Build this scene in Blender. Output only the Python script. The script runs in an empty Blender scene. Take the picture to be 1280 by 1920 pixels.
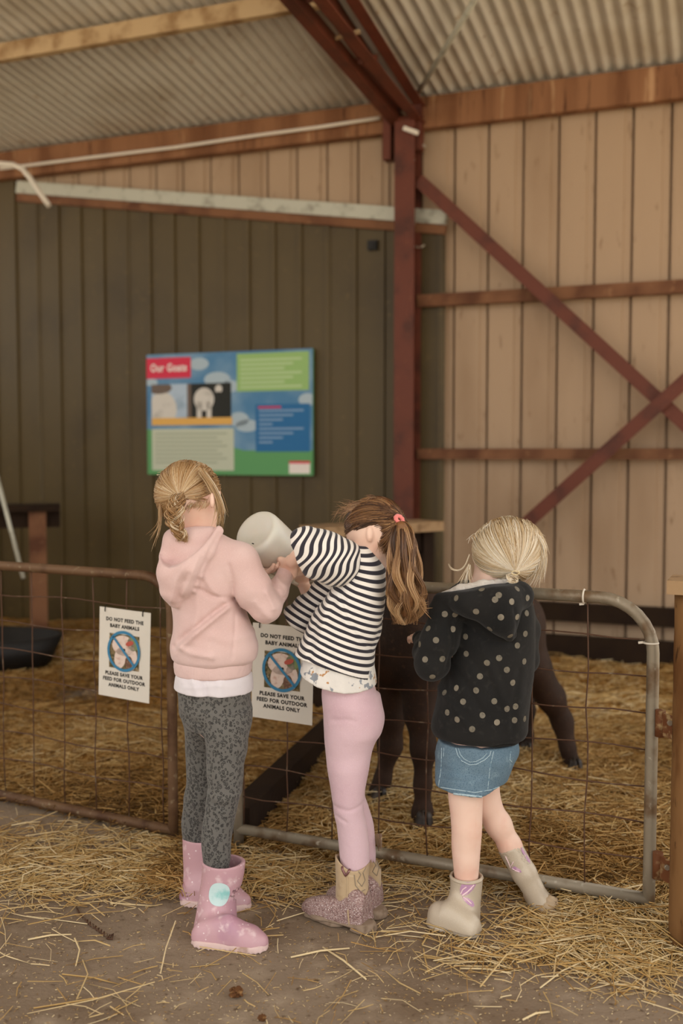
import bpy, bmesh, math, random
import numpy as np
from mathutils import Vector, Matrix
from mathutils.bvhtree import BVHTree

random.seed(7); RNG = np.random.default_rng(11)
S = bpy.context.scene
COL = S.collection

# ------------------------------------------------------------------ camera
FOC = 1900.0                      # focal length in pixels of the 1280x1920 frame
CAMZ = 1.25
TH = math.atan(110.0 / FOC)       # looking slightly down: horizon at y = 850
cam = bpy.data.cameras.new('camera'); camo = bpy.data.objects.new('camera', cam); COL.objects.link(camo)
camo.location = (0, 0, CAMZ); camo.rotation_euler = (math.pi / 2 - TH, 0, 0)
cam.sensor_fit = 'VERTICAL'; cam.sensor_height = 36.0; cam.sensor_width = 24.0
cam.lens = 36.0 * FOC / 1920.0
cam.dof.use_dof = True; cam.dof.focus_distance = 2.66; cam.dof.aperture_fstop = 1.9
cam.clip_start = 0.05
S.camera = camo

# ------------------------------------------------------------------ sky and light
world = bpy.data.worlds.new('sky'); S.world = world; world.use_nodes = True
wn = world.node_tree.nodes; wl = world.node_tree.links
bg = wn['Background']
bg.inputs['Color'].default_value = (1.0, 0.97, 0.93, 1)      # bright overcast sky
bg.inputs['Strength'].default_value = 1.25
sun = bpy.data.lights.new('sun', 'SUN'); suno = bpy.data.objects.new('sun', sun); COL.objects.link(suno)
sun.energy = 5.0; sun.angle = math.radians(6); sun.color = (1.0, 0.95, 0.87)
suno.rotation_euler = (math.radians(-14), math.radians(-12), 0)  # high sun: falls on the yard outside, the roof shades the pens
S.view_settings.view_transform = 'Standard'; S.view_settings.look = 'None'
S.view_settings.exposure = 0.62; S.view_settings.gamma = 1.0; S.view_settings.use_curve_mapping = False
S.cycles.use_denoising = True
S.cycles.max_bounces = 8; S.cycles.diffuse_bounces = 5

# ------------------------------------------------------------------ pixel -> place helpers
CT, ST = math.cos(TH), math.sin(TH)
def ray(px, py):
    u = (px - 640.0) / FOC; v = (960.0 - py) / FOC
    return np.array([u, CT + v * ST, -ST + v * CT])
def P(px, py, d):
    r = ray(px, py); t = d / r[1]
    return np.array([0, 0, CAMZ]) + t * r
def G(px, py, z=0.0):
    r = ray(px, py); t = (z - CAMZ) / r[2]
    return np.array([0, 0, CAMZ]) + t * r
def R(px, d): return px * d / FOC            # length in metres of px pixels at depth d
def hit(px, py, p0, n):
    r = ray(px, py); o = np.array([0, 0, CAMZ]); n = np.asarray(n, float)
    t = np.dot(np.asarray(p0, float) - o, n) / np.dot(r, n)
    return o + t * r
def proj(p):
    q = np.asarray(p, float) - np.array([0, 0, CAMZ])
    f = q[1] * CT - q[2] * ST; up = q[1] * ST + q[2] * CT
    return 640 + FOC * q[0] / f, 960 - FOC * up / f

# ------------------------------------------------------------------ objects
def lin(c):
    c = c / 255.0
    return c / 12.92 if c <= 0.04045 else ((c + 0.055) / 1.055) ** 2.4
def rgb(h):
    if isinstance(h, str):
        h = h.lstrip('#'); return tuple(lin(int(h[i:i + 2], 16)) for i in (0, 2, 4)) + (1.0,)
    return tuple(h) + (1.0,) if len(h) == 3 else tuple(h)

def empty(name, loc, label, cat, group=None):
    o = bpy.data.objects.new(name, None); COL.objects.link(o); o.location = tuple(loc)
    o.empty_display_size = 0.05
    tag(o, label, cat, group); return o
def tag(o, label=None, cat=None, group=None, kind=None):
    if label: o['label'] = label
    if cat: o['category'] = cat
    if group: o['group'] = group
    if kind: o['kind'] = kind
    return o
def wloc(o):
    v = Vector((0, 0, 0))
    while o is not None:
        v = v + o.location; o = o.parent
    return np.array(v)
def mesh_obj(name, verts, faces, m, parent=None, smooth=False, attrs=None, matidx=None, origin=None):
    verts = np.asarray(verts, float)
    if parent is not None: off = wloc(parent)
    elif origin is not None: off = np.asarray(origin, float)
    else: off = np.zeros(3)
    me = bpy.data.meshes.new(name)
    if isinstance(faces, np.ndarray):
        k = faces.shape[1]; nf = len(faces)
        me.vertices.add(len(verts)); me.vertices.foreach_set('co', (verts - off).astype(np.float32).ravel())
        me.loops.add(nf * k); me.loops.foreach_set('vertex_index', faces.astype(np.int32).ravel())
        me.polygons.add(nf)
        me.polygons.foreach_set('loop_start', np.arange(0, nf * k, k, dtype=np.int32))
        try: me.polygons.foreach_set('loop_total', np.full(nf, k, dtype=np.int32))
        except Exception: pass
        me.update(calc_edges=True)
    else:
        me.from_pydata([tuple(v) for v in (verts - off)], [], [tuple(f) for f in faces])
    if isinstance(m, (list, tuple)):
        for x in m: me.materials.append(x)
        if matidx is not None: me.polygons.foreach_set('material_index', np.asarray(matidx, dtype=np.int32))
    else: me.materials.append(m)
    if smooth: me.polygons.foreach_set('use_smooth', np.ones(len(me.polygons), dtype=bool))
    if attrs:
        for an, av in attrs.items():
            av = np.asarray(av, np.float32)
            if av.ndim == 1:
                a = me.attributes.new(an, 'FLOAT', 'POINT'); a.data.foreach_set('value', av)
            else:
                a = me.attributes.new(an, 'FLOAT_VECTOR', 'POINT'); a.data.foreach_set('vector', av.ravel())
    me.validate(); me.update()
    o = bpy.data.objects.new(name, me); COL.objects.link(o)
    if parent is not None: o.parent = parent
    else: o.location = tuple(off)
    return o

class MB:                                # collects simple solids for ONE mesh
    def __init__(s): s.v = []; s.f = []; s.sm = []; s.mi = []
    def add(s, v, f, smooth=False, mi=0):
        b = len(s.v); s.v += [tuple(map(float, x)) for x in v]
        s.f += [tuple(b + i for i in q) for q in f]; s.sm += [smooth] * len(f); s.mi += [mi] * len(f)
    def box8(s, c, mi=0):                # eight corners: bottom ring, top ring
        s.add(c, [(0, 3, 2, 1), (4, 5, 6, 7), (0, 1, 5, 4), (1, 2, 6, 5), (2, 3, 7, 6), (3, 0, 4, 7)], False, mi)
    def bar(s, a, b, w, h, up=(0, 0, 1), mi=0):   # rectangular bar a->b
        a = np.asarray(a, float); b = np.asarray(b, float); d = b - a; d /= np.linalg.norm(d)
        up = np.asarray(up, float); x = np.cross(d, up); x /= np.linalg.norm(x); y = np.cross(x, d)
        c = []
        for p in (a, b):
            for sx, sy in ((-1, -1), (1, -1), (1, 1), (-1, 1)): c.append(p + x * sx * w / 2 + y * sy * h / 2)
        s.box8(c, mi)
    def tube(s, pts, r, n=10, cap=True, closed=False, mi=0):
        pts = [np.asarray(p, float) for p in pts]; m = len(pts)
        rr = r if hasattr(r, '__len__') else [r] * m
        T = []
        for i in range(m):
            if closed: t = pts[(i + 1) % m] - pts[i - 1]
            else: t = pts[min(i + 1, m - 1)] - pts[max(i - 1, 0)]
            T.append(t / (np.linalg.norm(t) + 1e-12))
        u = np.cross(T[0], (0, 0, 1.0))
        if np.linalg.norm(u) < 1e-3: u = np.cross(T[0], (0, 1.0, 0))
        u /= np.linalg.norm(u); v = []; f = []
        for i in range(m):
            u = u - T[i] * np.dot(u, T[i]); u /= np.linalg.norm(u) + 1e-12; w = np.cross(T[i], u)
            for k in range(n):
                a = 2 * math.pi * k / n
                v.append(pts[i] + (u * math.cos(a) + w * math.sin(a)) * rr[i])
        last = m if closed else m - 1
        for i in range(last):
            for k in range(n):
                j = (i + 1) % m
                f.append((i * n + k, i * n + (k + 1) % n, j * n + (k + 1) % n, j * n + k))
        s.add(v, f, True, mi)
        if cap and not closed:
            b = len(s.v) - len(v)
            s.f.append(tuple(b + k for k in range(n))[::-1]); s.sm.append(False); s.mi.append(mi)
            s.f.append(tuple(b + (m - 1) * n + k for k in range(n))); s.sm.append(False); s.mi.append(mi)
    def disc(s, c, nrm, r, t, n=16, mi=0):
        nrm = np.asarray(nrm, float); nrm /= np.linalg.norm(nrm); c = np.asarray(c, float)
        s.tube([c, c + nrm * t], r, n, True, False, mi)
    def build(s, name, m, parent=None, origin=None):
        o = mesh_obj(name, np.array(s.v), s.f, m, parent, False, None, s.mi if isinstance(m, (list, tuple)) else None, origin)
        o.data.polygons.foreach_set('use_smooth', np.array(s.sm, dtype=bool)); return o

# ------------------------------------------------------------------ materials
def mat(name, base, rough=0.6, metal=0.0, layers=(), bump=(), spec=0.4, coord='Object', sheen=0.0, trans=0.0, sss=0.0, stretch=None, coat=0.0, attr=None):
    """layers: (kind, scale, colour, lo, hi[, detail]) mixed over the base; bump: (kind, scale, strength, distance)"""
    m = bpy.data.materials.new(name); m.use_nodes = True
    nt = m.node_tree; N = nt.nodes; L = nt.links
    b = N['Principled BSDF']
    b.inputs['Roughness'].default_value = rough; b.inputs['Metallic'].default_value = metal
    b.inputs['Specular IOR Level'].default_value = spec
    if sheen: b.inputs['Sheen Weight'].default_value = sheen
    if trans: b.inputs['Transmission Weight'].default_value = trans
    if coat: b.inputs['Coat Weight'].default_value = coat
    if sss:
        b.inputs['Subsurface Weight'].default_value = sss; b.inputs['Subsurface Radius'].default_value = (0.012, 0.005, 0.003)
        b.inputs['Subsurface Scale'].default_value = 1.0
    tc = N.new('ShaderNodeTexCoord'); co = tc.outputs[coord]
    if attr:
        an = N.new('ShaderNodeAttribute'); an.attribute_name = attr; co = an.outputs['Vector']
    if stretch:
        mp = N.new('ShaderNodeMapping'); mp.inputs['Scale'].default_value = stretch; L.new(co, mp.inputs['Vector']); co = mp.outputs['Vector']
    def tex(kind, scale, detail=4.0):
        if kind == 'noise':
            t = N.new('ShaderNodeTexNoise'); t.inputs['Scale'].default_value = scale; t.inputs['Detail'].default_value = detail
            L.new(co, t.inputs['Vector']); return t.outputs['Fac']
        if kind == 'voronoi':
            t = N.new('ShaderNodeTexVoronoi'); t.inputs['Scale'].default_value = scale; L.new(co, t.inputs['Vector']); return t.outputs['Distance']
        if kind == 'edge':
            t = N.new('ShaderNodeTexVoronoi'); t.feature = 'DISTANCE_TO_EDGE'; t.inputs['Scale'].default_value = scale; L.new(co, t.inputs['Vector']); return t.outputs['Distance']
        if kind in ('wavex', 'wavey', 'wavez'):
            t = N.new('ShaderNodeTexWave'); t.bands_direction = kind[-1].upper(); t.inputs['Scale'].default_value = scale
            t.inputs['Distortion'].default_value = detail; L.new(co, t.inputs['Vector']); return t.outputs['Fac']
        if kind == 'attr':
            t = N.new('ShaderNodeAttribute'); t.attribute_name = scale; return t.outputs['Fac']
    col = None
    for ly in layers:
        kind, sc, c2, lo, hi = ly[:5]; det = ly[5] if len(ly) > 5 else 4.0
        f = tex(kind, sc, det)
        mr = N.new('ShaderNodeMapRange'); mr.inputs['From Min'].default_value = lo; mr.inputs['From Max'].default_value = hi
        mr.interpolation_type = 'SMOOTHSTEP'; L.new(f, mr.inputs['Value'])
        mx = N.new('ShaderNodeMix'); mx.data_type = 'RGBA'
        if col is None: mx.inputs['A'].default_value = rgb(base)
        else: L.new(col, mx.inputs['A'])
        mx.inputs['B'].default_value = rgb(c2); L.new(mr.outputs['Result'], mx.inputs['Factor']); col = mx.outputs['Result']
    if col is None: b.inputs['Base Color'].default_value = rgb(base)
    else: L.new(col, b.inputs['Base Color'])
    prev = None
    for kind, sc, st, dist in bump:
        bn = N.new('ShaderNodeBump'); bn.inputs['Strength'].default_value = st; bn.inputs['Distance'].default_value = dist
        L.new(tex(kind, sc), bn.inputs['Height'])
        if prev is not None: L.new(prev, bn.inputs['Normal'])
        prev = bn.outputs['Normal']
    if prev is not None: L.new(prev, b.inputs['Normal'])
    return m
# ------------------------------------------------------------------ materials of the shed
M = {}
M['slab'] = mat('worn_concrete', '#8b7a68', 0.9, layers=[('noise', 1.3, '#6f5c49', .35, .7), ('noise', 9, '#9c8b77', .5, .75), ('noise', 45, '#5f4d3c', .58, .75), ('voronoi', 60, '#b5a58f', .12, .05)],
                bump=[('noise', 30, .5, .01), ('noise', 140, .5, .004)], spec=.2)
M['yard'] = mat('yard_gravel', '#cdbfa8', 0.95, layers=[('noise', 3, '#bbaa90', .4, .7)], spec=.1)
M['beige'] = mat('beige_steel', '#a98f74', 0.6, layers=[('noise', 2.2, '#93785d', .45, .75), ('noise', 26, '#7d6146', .62, .8)], bump=[('noise', 8, .1, .01)], spec=.3, stretch=(1, 1, .25))
M['dirt'] = mat('dirty_beige_steel', '#a08870', 0.6, layers=[('noise', 5, '#7f664e', .42, .68), ('noise', 30, '#6d5238', .58, .74)], spec=.25)
M['olive'] = mat('olive_steel', '#514222', 0.5, layers=[('noise', 1.5, '#44361a', .4, .7), ('noise', 20, '#5b4b28', .6, .8)], spec=.35)
M['oliverib'] = M['olive']
M['galv'] = mat('galvanised_steel', '#b4b2a2', 0.5, .25, layers=[('noise', 14, '#8d897a', .5, .75)], spec=.5)
M['roof'] = mat('galvanised_roof', '#c8c3b8', 0.5, .0, layers=[('noise', 1.8, '#b4ab9b', .42, .72), ('noise', 12, '#957d62', .62, .8)], spec=.3)
M['rust'] = mat('red_oxide_steel', '#62301f', 0.6, layers=[('noise', 6, '#4a2417', .45, .7), ('noise', 40, '#7a4a33', .62, .8)], bump=[('noise', 60, .15, .003)], spec=.35)
M['timber'] = mat('stained_timber', '#8b6244', 0.75, layers=[('noise', 3, '#704a30', .42, .7), ('noise', 14, '#4f2f1c', .58, .72), ('noise', 7, '#b08a66', .62, .74)],
                  bump=[('noise', 30, .3, .006)], spec=.2, stretch=(2.2, 2.2, .25))
M['girt'] = mat('brown_girt', '#7a5338', 0.7, layers=[('noise', 4, '#573420', .4, .68), ('noise', 18, '#8b6547', .6, .8)], spec=.25)
M['purlin'] = mat('pale_purlin', '#b69b75', 0.7, layers=[('noise', 7, '#8a6b47', .45, .7)], spec=.25)
M['darkwood'] = mat('dark_wood', '#2b1e13', 0.85, layers=[('noise', 8, '#241810', .4, .7)], bump=[('noise', 40, .3, .005)], spec=.15)
M['oldpost'] = mat('weathered_post', '#7d5b38', 0.85, layers=[('noise', 10, '#5e3d20', .45, .65), ('noise', 55, '#3f2814', .6, .72), ('noise', 4, '#a07c52', .55, .75)],
                   bump=[('noise', 25, .5, .006), ('noise', 90, .3, .002)], spec=.15, stretch=(1, 1, .3))
M['postcap'] = mat('grey_wood_cap', '#9b7f5f', 0.85, layers=[('noise', 20, '#7d6247', .45, .7)], bump=[('noise', 60, .3, .003)], spec=.2)
M['white_plastic'] = mat('white_plastic', '#d8cfc0', 0.5, spec=.4)
M['black'] = mat('black_plastic', '#14110e', 0.6)
M['bolt'] = mat('bolt_steel', '#b5aa98', 0.4, .6)
M['pinkplastic'] = mat('pink_red_plastic', '#d3574f', 0.5)

# ------------------------------------------------------------------ frame of the back wall
W0 = np.array([0.394, 6.505, 0.0])
EW = np.array([2.6, -1.0, 0]); EW /= np.linalg.norm(EW)
NW = np.array([-EW[1], EW[0], 0]) * -1          # towards the camera
def WP(s, h, z): return W0 + EW * s + NW * h + np.array([0, 0, z])
def wall_sz(px, py, h):
    p = hit(px, py, WP(0, h, 0), NW); q = p - W0
    return float(np.dot(q, EW)), float(p[2])
def eave_z(s): return 3.42 + 0.0 * s
RISE = 0.1326
def roof_z(h): return 3.43 + RISE * (h - 0.05)
SL, SR = -5.2, 3.3

# floor and yard
mb = MB()
mb.add([WP(SL, 0, 0), WP(SL, 7.4, 0), WP(SR, 7.4, 0), WP(SR, 0, 0)], [(0, 1, 2, 3)])
fl = mb.build('floor', M['slab']); tag(fl, 'worn dusty concrete floor of the animal shed', kind='structure')
mb = MB(); mb.add([(-40, -40, -.03), (40, -40, -.03), (40, 40, -.03), (-40, 40, -.03)], [(0, 1, 2, 3)])
tag(mb.build('ground', M['yard']), 'pale gravel yard outside the shed', kind='structure')

# ribbed cladding: one mesh per sheet
def ribbed_sheet(s0, n, pitch, hb, rib_w, rib_d, z0f, z1f):
    """n pans of a trapezoid-ribbed sheet, starting at s0; rib_d > 0 stands proud towards the camera"""
    prof = []
    for i in range(n):
        a = s0 + i * pitch; sl = abs(rib_d) * .25
        if rib_d < 0:      # shallow strip closed by a narrow deep slot
            prof += [(a, hb), (a + pitch - rib_w, hb), (a + pitch - rib_w + .004, hb - .010), (a + pitch - .016, hb - .010), (a + pitch - .015, hb + rib_d), (a + pitch - .001, hb + rib_d)]
        else: prof += [(a, hb), (a + pitch - rib_w, hb), (a + pitch - rib_w + sl, hb + rib_d), (a + pitch - sl, hb + rib_d)]
    prof.append((s0 + n * pitch + .012, hb + .001))
    v, f = [], []
    for s, h in prof: v += [WP(s, h, z0f(s)), WP(s, h, z1f(s))]
    for i in range(len(prof) - 1): f.append((2 * i, 2 * i + 2, 2 * i + 3, 2 * i + 1))
    return v, f
wb = bpy.data.objects.new('wall_back', None); COL.objects.link(wb); wb.location = tuple(WP(0, 0, 0))
tag(wb, 'beige ribbed steel cladding of the shed wall behind the pens', kind='structure')
PITCH = 0.213
s = SL
while s < SR:
    v, f = ribbed_sheet(s, 4, PITCH, 0.0, .060, -.045, lambda q: -0.04, lambda q: 3.44)
    mesh_obj('cladding_sheet', v, f, M['beige'], wb)
    s += 4 * PITCH
# olive inner wall with its sloping galvanised capping
HO = 0.035
sA, zA = wall_sz(100, 345, HO); sB, zB = wall_sz(838, 396, HO)
def olive_top(q): return min(3.27, zA + (zB - zA) * (q - sA) / (sB - sA))
wo = bpy.data.objects.new('wall_inner', None); COL.objects.link(wo); wo.location = tuple(WP(-2, HO, 0))
tag(wo, 'olive brown ribbed steel lining wall with a sloping grey capping', kind='structure')
OPITCH = 0.19; s = sB - .02
nsheet = 0
while s > SL:
    s -= 4 * OPITCH
    prof_s = s
    v, f = ribbed_sheet(s, 4, OPITCH, HO, .035, .016, lambda q: -0.04, olive_top)
    mesh_obj('cladding_sheet', v, f, M['olive'], wo)
mb = MB()
s_end = sA - .3
for (a, b) in [(s_end, sB)]:
    p, q = WP(a, HO + .01, olive_top(sA) - (zB - zA) * (sA - a) / (sB - sA) if False else zA + (zB - zA) * (a - sA) / (sB - sA)), WP(b, HO + .01, zB)
    mb.bar(p - np.array([0, 0, .045]), q - np.array([0, 0, .045]), .05, .085)
mb.build('capping', M['galv'], wo)
mb = MB(); a, b = s_end, sB
mb.bar(WP(a, HO + .02, zA + (zB - zA) * (a - sA) / (sB - sA) - .12), WP(b, HO + .02, zB - .12), .03, .055)
mb.build('fixing_batten', M['girt'], wo)
# low wall outside the frame, added to keep light off the left side
mb = MB(); c = WP(SL, 0, 0); d_ = WP(SL, 7.4, 0)
mb.bar(c + [0, 0, .9], d_ + [0, 0, .9], .05, 1.8)
tag(mb.build('wall_left_blocker', M['olive']), 'unseen low olive wall added to darken the left side', kind='structure')

# corrugated roof: one mesh per sheet
cl = bpy.data.objects.new('ceiling', None); COL.objects.link(cl); cl.location = tuple(WP(0, 3, roof_z(3)))
tag(cl, 'corrugated galvanised roof sheets seen from below', kind='structure')
WL = 0.0762; s = SL; k = 0
while s < SR:
    n = 10; seg = 8; v, f = [], []
    dz = .003 * (k % 2)
    cols = n * seg + 6
    for i in range(cols):
        q = s + i * WL / seg; zz = .0125 * math.cos(2 * math.pi * i / seg) + dz
        for h in (-.05, 7.35): v.append(WP(q, h, roof_z(h) + zz + .02))
    for i in range(cols - 1): f.append((2 * i, 2 * i + 1, 2 * i + 3, 2 * i + 2))
    mesh_obj('corrugated_sheet', v, f, M['roof'], cl, smooth=True)
    s += n * WL; k += 1

# ------------------------------------------------------------------ frame members
def thing_mb(name, mb, m, label, cat, origin, group=None):
    o = mb.build(name, m, None, origin); return tag(o, label, cat, group)
# eave beam: left and right of the post
def beam_line(pxa, pya_t, pya_b, pxb, pyb_t, pyb_b, h):
    return wall_sz(pxa, pya_t, h), wall_sz(pxa, pya_b, h), wall_sz(pxb, pyb_t, h), wall_sz(pxb, pyb_b, h)
HB = 0.11
for nm, lab, x0, x1 in (('eave_beam', 'stained timber eave beam running from the red post to the dangling white cable', 0, 728), ('eave_beam', 'rust-streaked timber eave beam above the bare beige wall', 786, 1280)):
    mb = MB()
    sa, za = wall_sz(x0, 330 if x0 == 0 else 232, HB); sb, zb = wall_sz(x1, 243 if x0 == 0 else 178, HB)
    if x0 == 0: sa -= 1.5; za = zb = 3.335
    else: sb += 1.2; za = zb = 3.335
    mb.bar(WP(sa, HB - .03, za), WP(sb, HB - .03, zb), .07, .19)
    eb = tag(mb.build(nm, M['timber'], None, WP(sa, HB, za)), lab, 'beam')
# red steel post (channel section)
sp0, _ = wall_sz(739, 600, .2); sp1, _ = wall_sz(776, 600, .2)
post = empty('steel_post', WP((sp0 + sp1) / 2, .15, 0), 'red oxide steel column standing in front of the olive wall', 'post')
mb = MB(); mb.bar(WP((sp0 + sp1) / 2, .2, 0), WP((sp0 + sp1) / 2, .2, 3.3), sp1 - sp0, .012, up=NW); mb.build('front_flange', M['rust'], post)
mb = MB(); mb.bar(WP((sp0 + sp1) / 2, .125, 0), WP((sp0 + sp1) / 2, .125, 3.3), .012, .14, up=NW); mb.build('web', M['rust'], post)
mb = MB(); mb.bar(WP((sp0 + sp1) / 2, .058, 0), WP((sp0 + sp1) / 2, .058, 3.3), sp1 - sp0, .012, up=NW); mb.build('rear_flange', M['rust'], post)
for px, py in ((776, 300), (774, 360), (776, 420), (771, 268), (783, 262), (796, 275)):
    s_, z_ = wall_sz(px, py, .1); b = MB(); b.disc(WP(s_, .10, z_), NW, .010, .03, 8); b.build('bolt', M['bolt'], post)
mb = MB(); s_, z_ = wall_sz(784, 460, .1)
mb.tube([WP(s_ - .03, .1, z_ - .0), WP(s_ - .01, .1, z_ - .012), WP(s_ + .02, .1, z_ - .012), WP(s_ + .04, .1, z_)], .005, 8); mb.build('hook', M['bolt'], post)
mb = MB(); s_, z_ = wall_sz(770, 245, .24); mb.bar(WP(s_ - .045, .24, z_ + .02), WP(s_ + .045, .24, z_ - .02), .02, .025); mb.build('white_cleat', M['white_plastic'], post)
# joint plates left and right of the post head
mb = MB(); s_, z_ = wall_sz(735, 262, .12); mb.bar(WP(s_ - .02, .13, z_ - .13), WP(s_ - .02, .13, z_ + .2), .05, .08, up=NW); mb.build('cleat_plate', M['rust'], post)
mb = MB(); s_, z_ = wall_sz(787, 262, .12); mb.bar(WP(s_ - .01, .13, z_ - .07), WP(s_ - .01, .13, z_ + .2), .06, .06, up=NW); mb.build('cleat_plate', M['rust'], post)
# girts
HG = 0.09
for i, (ya, yb, lab) in enumerate([(561, 540, 'upper brown wall girt crossing behind the diagonal braces'), (851, 851, 'middle brown wall girt at sign height on the beige wall'), (1140, 1152, 'lowest dark wall girt just above the straw')]):
    sa, za = wall_sz(782, ya, HG); sb, zb = wall_sz(1280, yb, HG)
    z = (za + zb) / 2; mb = MB()
    mb.bar(WP(sa, HG - .02, z), WP(SR, HG - .02, z), .05, [.075, .065, .11][i])
    tag(mb.build('wall_girt', M['girt'] if i < 2 else M['darkwood'], None, WP(sa, HG, z)), lab, 'beam', 'girts on the beige wall')
# diagonal braces (angle section: two legs)
def brace(name, pa, pb, h, lab, w=.075):
    sa, za = wall_sz(*pa, h); sb, zb = wall_sz(*pb, h)
    o = empty(name, WP(sa, h, za), lab, 'brace', 'diagonal wall braces')
    a, b = WP(sa, h, za), WP(sb, h, zb)
    mb = MB(); mb.bar(a, b, w, .008, up=NW); mb.build('flat_leg', M['rust'], o)
    d = (b - a) / np.linalg.norm(b - a); up = np.cross(d, NW); up *= np.sign(up[2])
    mb = MB(); mb.bar(a + up * w / 2 - NW * .025, b + up * w / 2 - NW * .025, .008, .06, up=NW); mb.build('standing_leg', M['rust'], o)
brace('wall_brace', (784, 338), (1345, 852), .17, 'long red steel brace falling from the post head across the beige wall')
brace('wall_brace', (950, 1015), (1345, 660), .215, 'red steel brace rising from behind the blonde head to the frame edge')
# plinth board at the foot of the wall
sa, za = wall_sz(1005, 1225, .1); mb = MB()
mb.bar(WP(sa, .1, .085), WP(SR, .1, .085), .05, .15)
tag(mb.build('plinth_board', M['darkwood'], None, WP(sa, .1, 0)), 'dark plinth board lying along the foot of the beige wall', 'board')

# roof purlin near the top edge of the picture
pr = hit(260, 36, WP(0, 0, roof_z(0)), np.cross(EW, np.array([NW[0], NW[1], RISE])))
hp = float(np.dot(pr - W0, NW)); mb = MB()
sj = float(np.dot(pr - W0, EW))
zc = roof_z(hp) - .055
mb.bar(WP(SL, hp, zc), WP(.0, hp, zc), .05, .095)
tag(mb.build('roof_purlin', M['purlin'], None, WP(-2, hp, zc)), 'pale timber roof purlin spanning the top of the picture', 'beam')
# red truss from the post head towards the open side (in the vertical plane through the post)
sq = (sp0 + sp1) / 2
def plane_h(px, py):
    p = hit(px, py, WP(sq, 0, 0), EW); return float(np.dot(p - W0, NW)), float(p[2])
truss = empty('roof_truss', WP(sq, .25, 3.3), 'red oxide steel roof truss springing from the post head', 'truss')
h0, z0 = .12, 3.36
for nm, sgn, ha, za_, hb_, zb_ in (('top_chord', 1, .1, 3.40, 6.8, roof_z(6.8) - .06), ('top_chord', -1, .1, 3.40, 6.8, roof_z(6.8) - .06),
                                  ('bottom_chord', 1, .1, 3.30, 6.8, 3.30 + .05 * 6.7), ('bottom_chord', -1, .1, 3.30, 6.8, 3.30 + .05 * 6.7)):
    mb = MB(); off = sgn * .045
    a, b = WP(sq + off, ha, za_), WP(sq + off, hb_, zb_)
    mb.bar(a, b, .01, .07); mb.bar(a + EW * sgn * .03 - [0, 0, .03], b + EW * sgn * .03 - [0, 0, .03], .06, .01)
    mb.build(nm, M['rust'], truss)
for hh in (1.0, 1.7, 2.5, 3.4):
    mb = MB(); zt = roof_z(hh) - .09; zb_ = 3.30 + .05 * (hh - .1)
    mb.bar(WP(sq, hh, zb_), WP(sq, hh - .25, roof_z(hh - .25) - .07), .03, .03); mb.build('web_strut', M['rust'], truss)
for hh in (1.25,):
    mb = MB(); mb.bar(WP(sq - .09, hh, 3.37), WP(sq + .09, hh, 3.39), .015, .02); mb.build('spacer', M['purlin'], truss)
# galvanised tie rod in the roof plane
rn = np.cross(EW, np.array([NW[0], NW[1], RISE])); 
pa = hit(768, 200, WP(0, 0, roof_z(0) - .05), rn); pb = hit(905, -25, WP(0, 0, roof_z(0) - .05), rn)
mb = MB(); mb.tube([pa, pb], .016, 10)
tag(mb.build('tie_rod', M['galv'], None, pa), 'slim grey steel tie rod slanting across the roof sheets', 'rod')
# white cable on the eave beam with a dangling end
mb = MB(); pts = []
for px, py in ((712, 223), (600, 240), (480, 256), (330, 278), (180, 296), (60, 311), (0, 318)):
    s_, z_ = wall_sz(px, py - 2, .16); pts.append(WP(s_, .16, z_))
mb.tube(pts, .011, 8)
tag(mb.build('conduit', M['white_plastic'], None, pts[0]), 'thin pale conduit clipped along the top of the left eave beam', 'conduit')
mb = MB(); pts = []
for px, py in ((-60, 300), (0, 307), (25, 309), (42, 316), (58, 336), (74, 360), (92, 386)):
    s_, z_ = wall_sz(px, py, .5); pts.append(WP(s_, .5, z_))
mb.tube(pts, .018, 10)
tag(mb.build('loose_cable', M['white_plastic'], None, pts[0]), 'thick white cable end dangling below the left eave beam', 'cable')
# black socket box on the olive wall
s_, z_ = wall_sz(697, 459, .07); ob = empty('socket_box', WP(s_, .05, z_), 'small black box fixed high on the olive wall beside the post', 'box')
mb = MB(); mb.bar(WP(s_, .05, z_ - .03), WP(s_, .05, z_ + .03), .06, .04, up=NW); mb.build('housing', M['black'], ob)
mb = MB(); mb.disc(WP(s_, .07, z_), NW, .018, .008, 12); mb.build('outlet', M['black'], ob)

# ------------------------------------------------------------------ timber feed racks in the pens
def bench(name, lab, leftpx, rightpx, yl, yr, d0, d1, legs, zleg, m, thick=.05, wid=.22, mb_=None):
    a = P(leftpx, yl, d0); b = P(rightpx, yr, d1); a[2] = b[2] = (a[2] + b[2]) / 2
    o = empty(name, [(a[0] + b[0]) / 2, (a[1] + b[1]) / 2, 0], lab, 'rail')
    mb = MB(); mb.bar(a - [0, 0, thick / 2], b - [0, 0, thick / 2], wid, thick); mb.build('rail_board', mb_ or M['postcap'], o)
    mb = MB(); mb.bar(a - [0, 0, thick + .05], b - [0, 0, thick + .05], .03, .12); mb.build('apron', M['darkwood'], o)
    for t, w in legs:
        p = a + (b - a) * t; mb = MB(); mb.bar([p[0], p[1], 0], [p[0], p[1], p[2] - thick], w, w, up=(b - a)); mb.build('leg', m, o)
    return o
bench('timber_rail', 'rough timber rail on a red-brown leg beyond the left gate', -160, 112, 953, 940, 6.5, 6.75, ((.0, .11), (.84, .11)), 0, M['girt'], .045, .2, M['darkwood'])
bench('timber_rail', 'timber rail board behind the ponytail, in front of the steel post', 585, 806, 1000, 963, 4.9, 5.35, ((.05, .07), (.95, .07)), 0, M['darkwood'])
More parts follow.
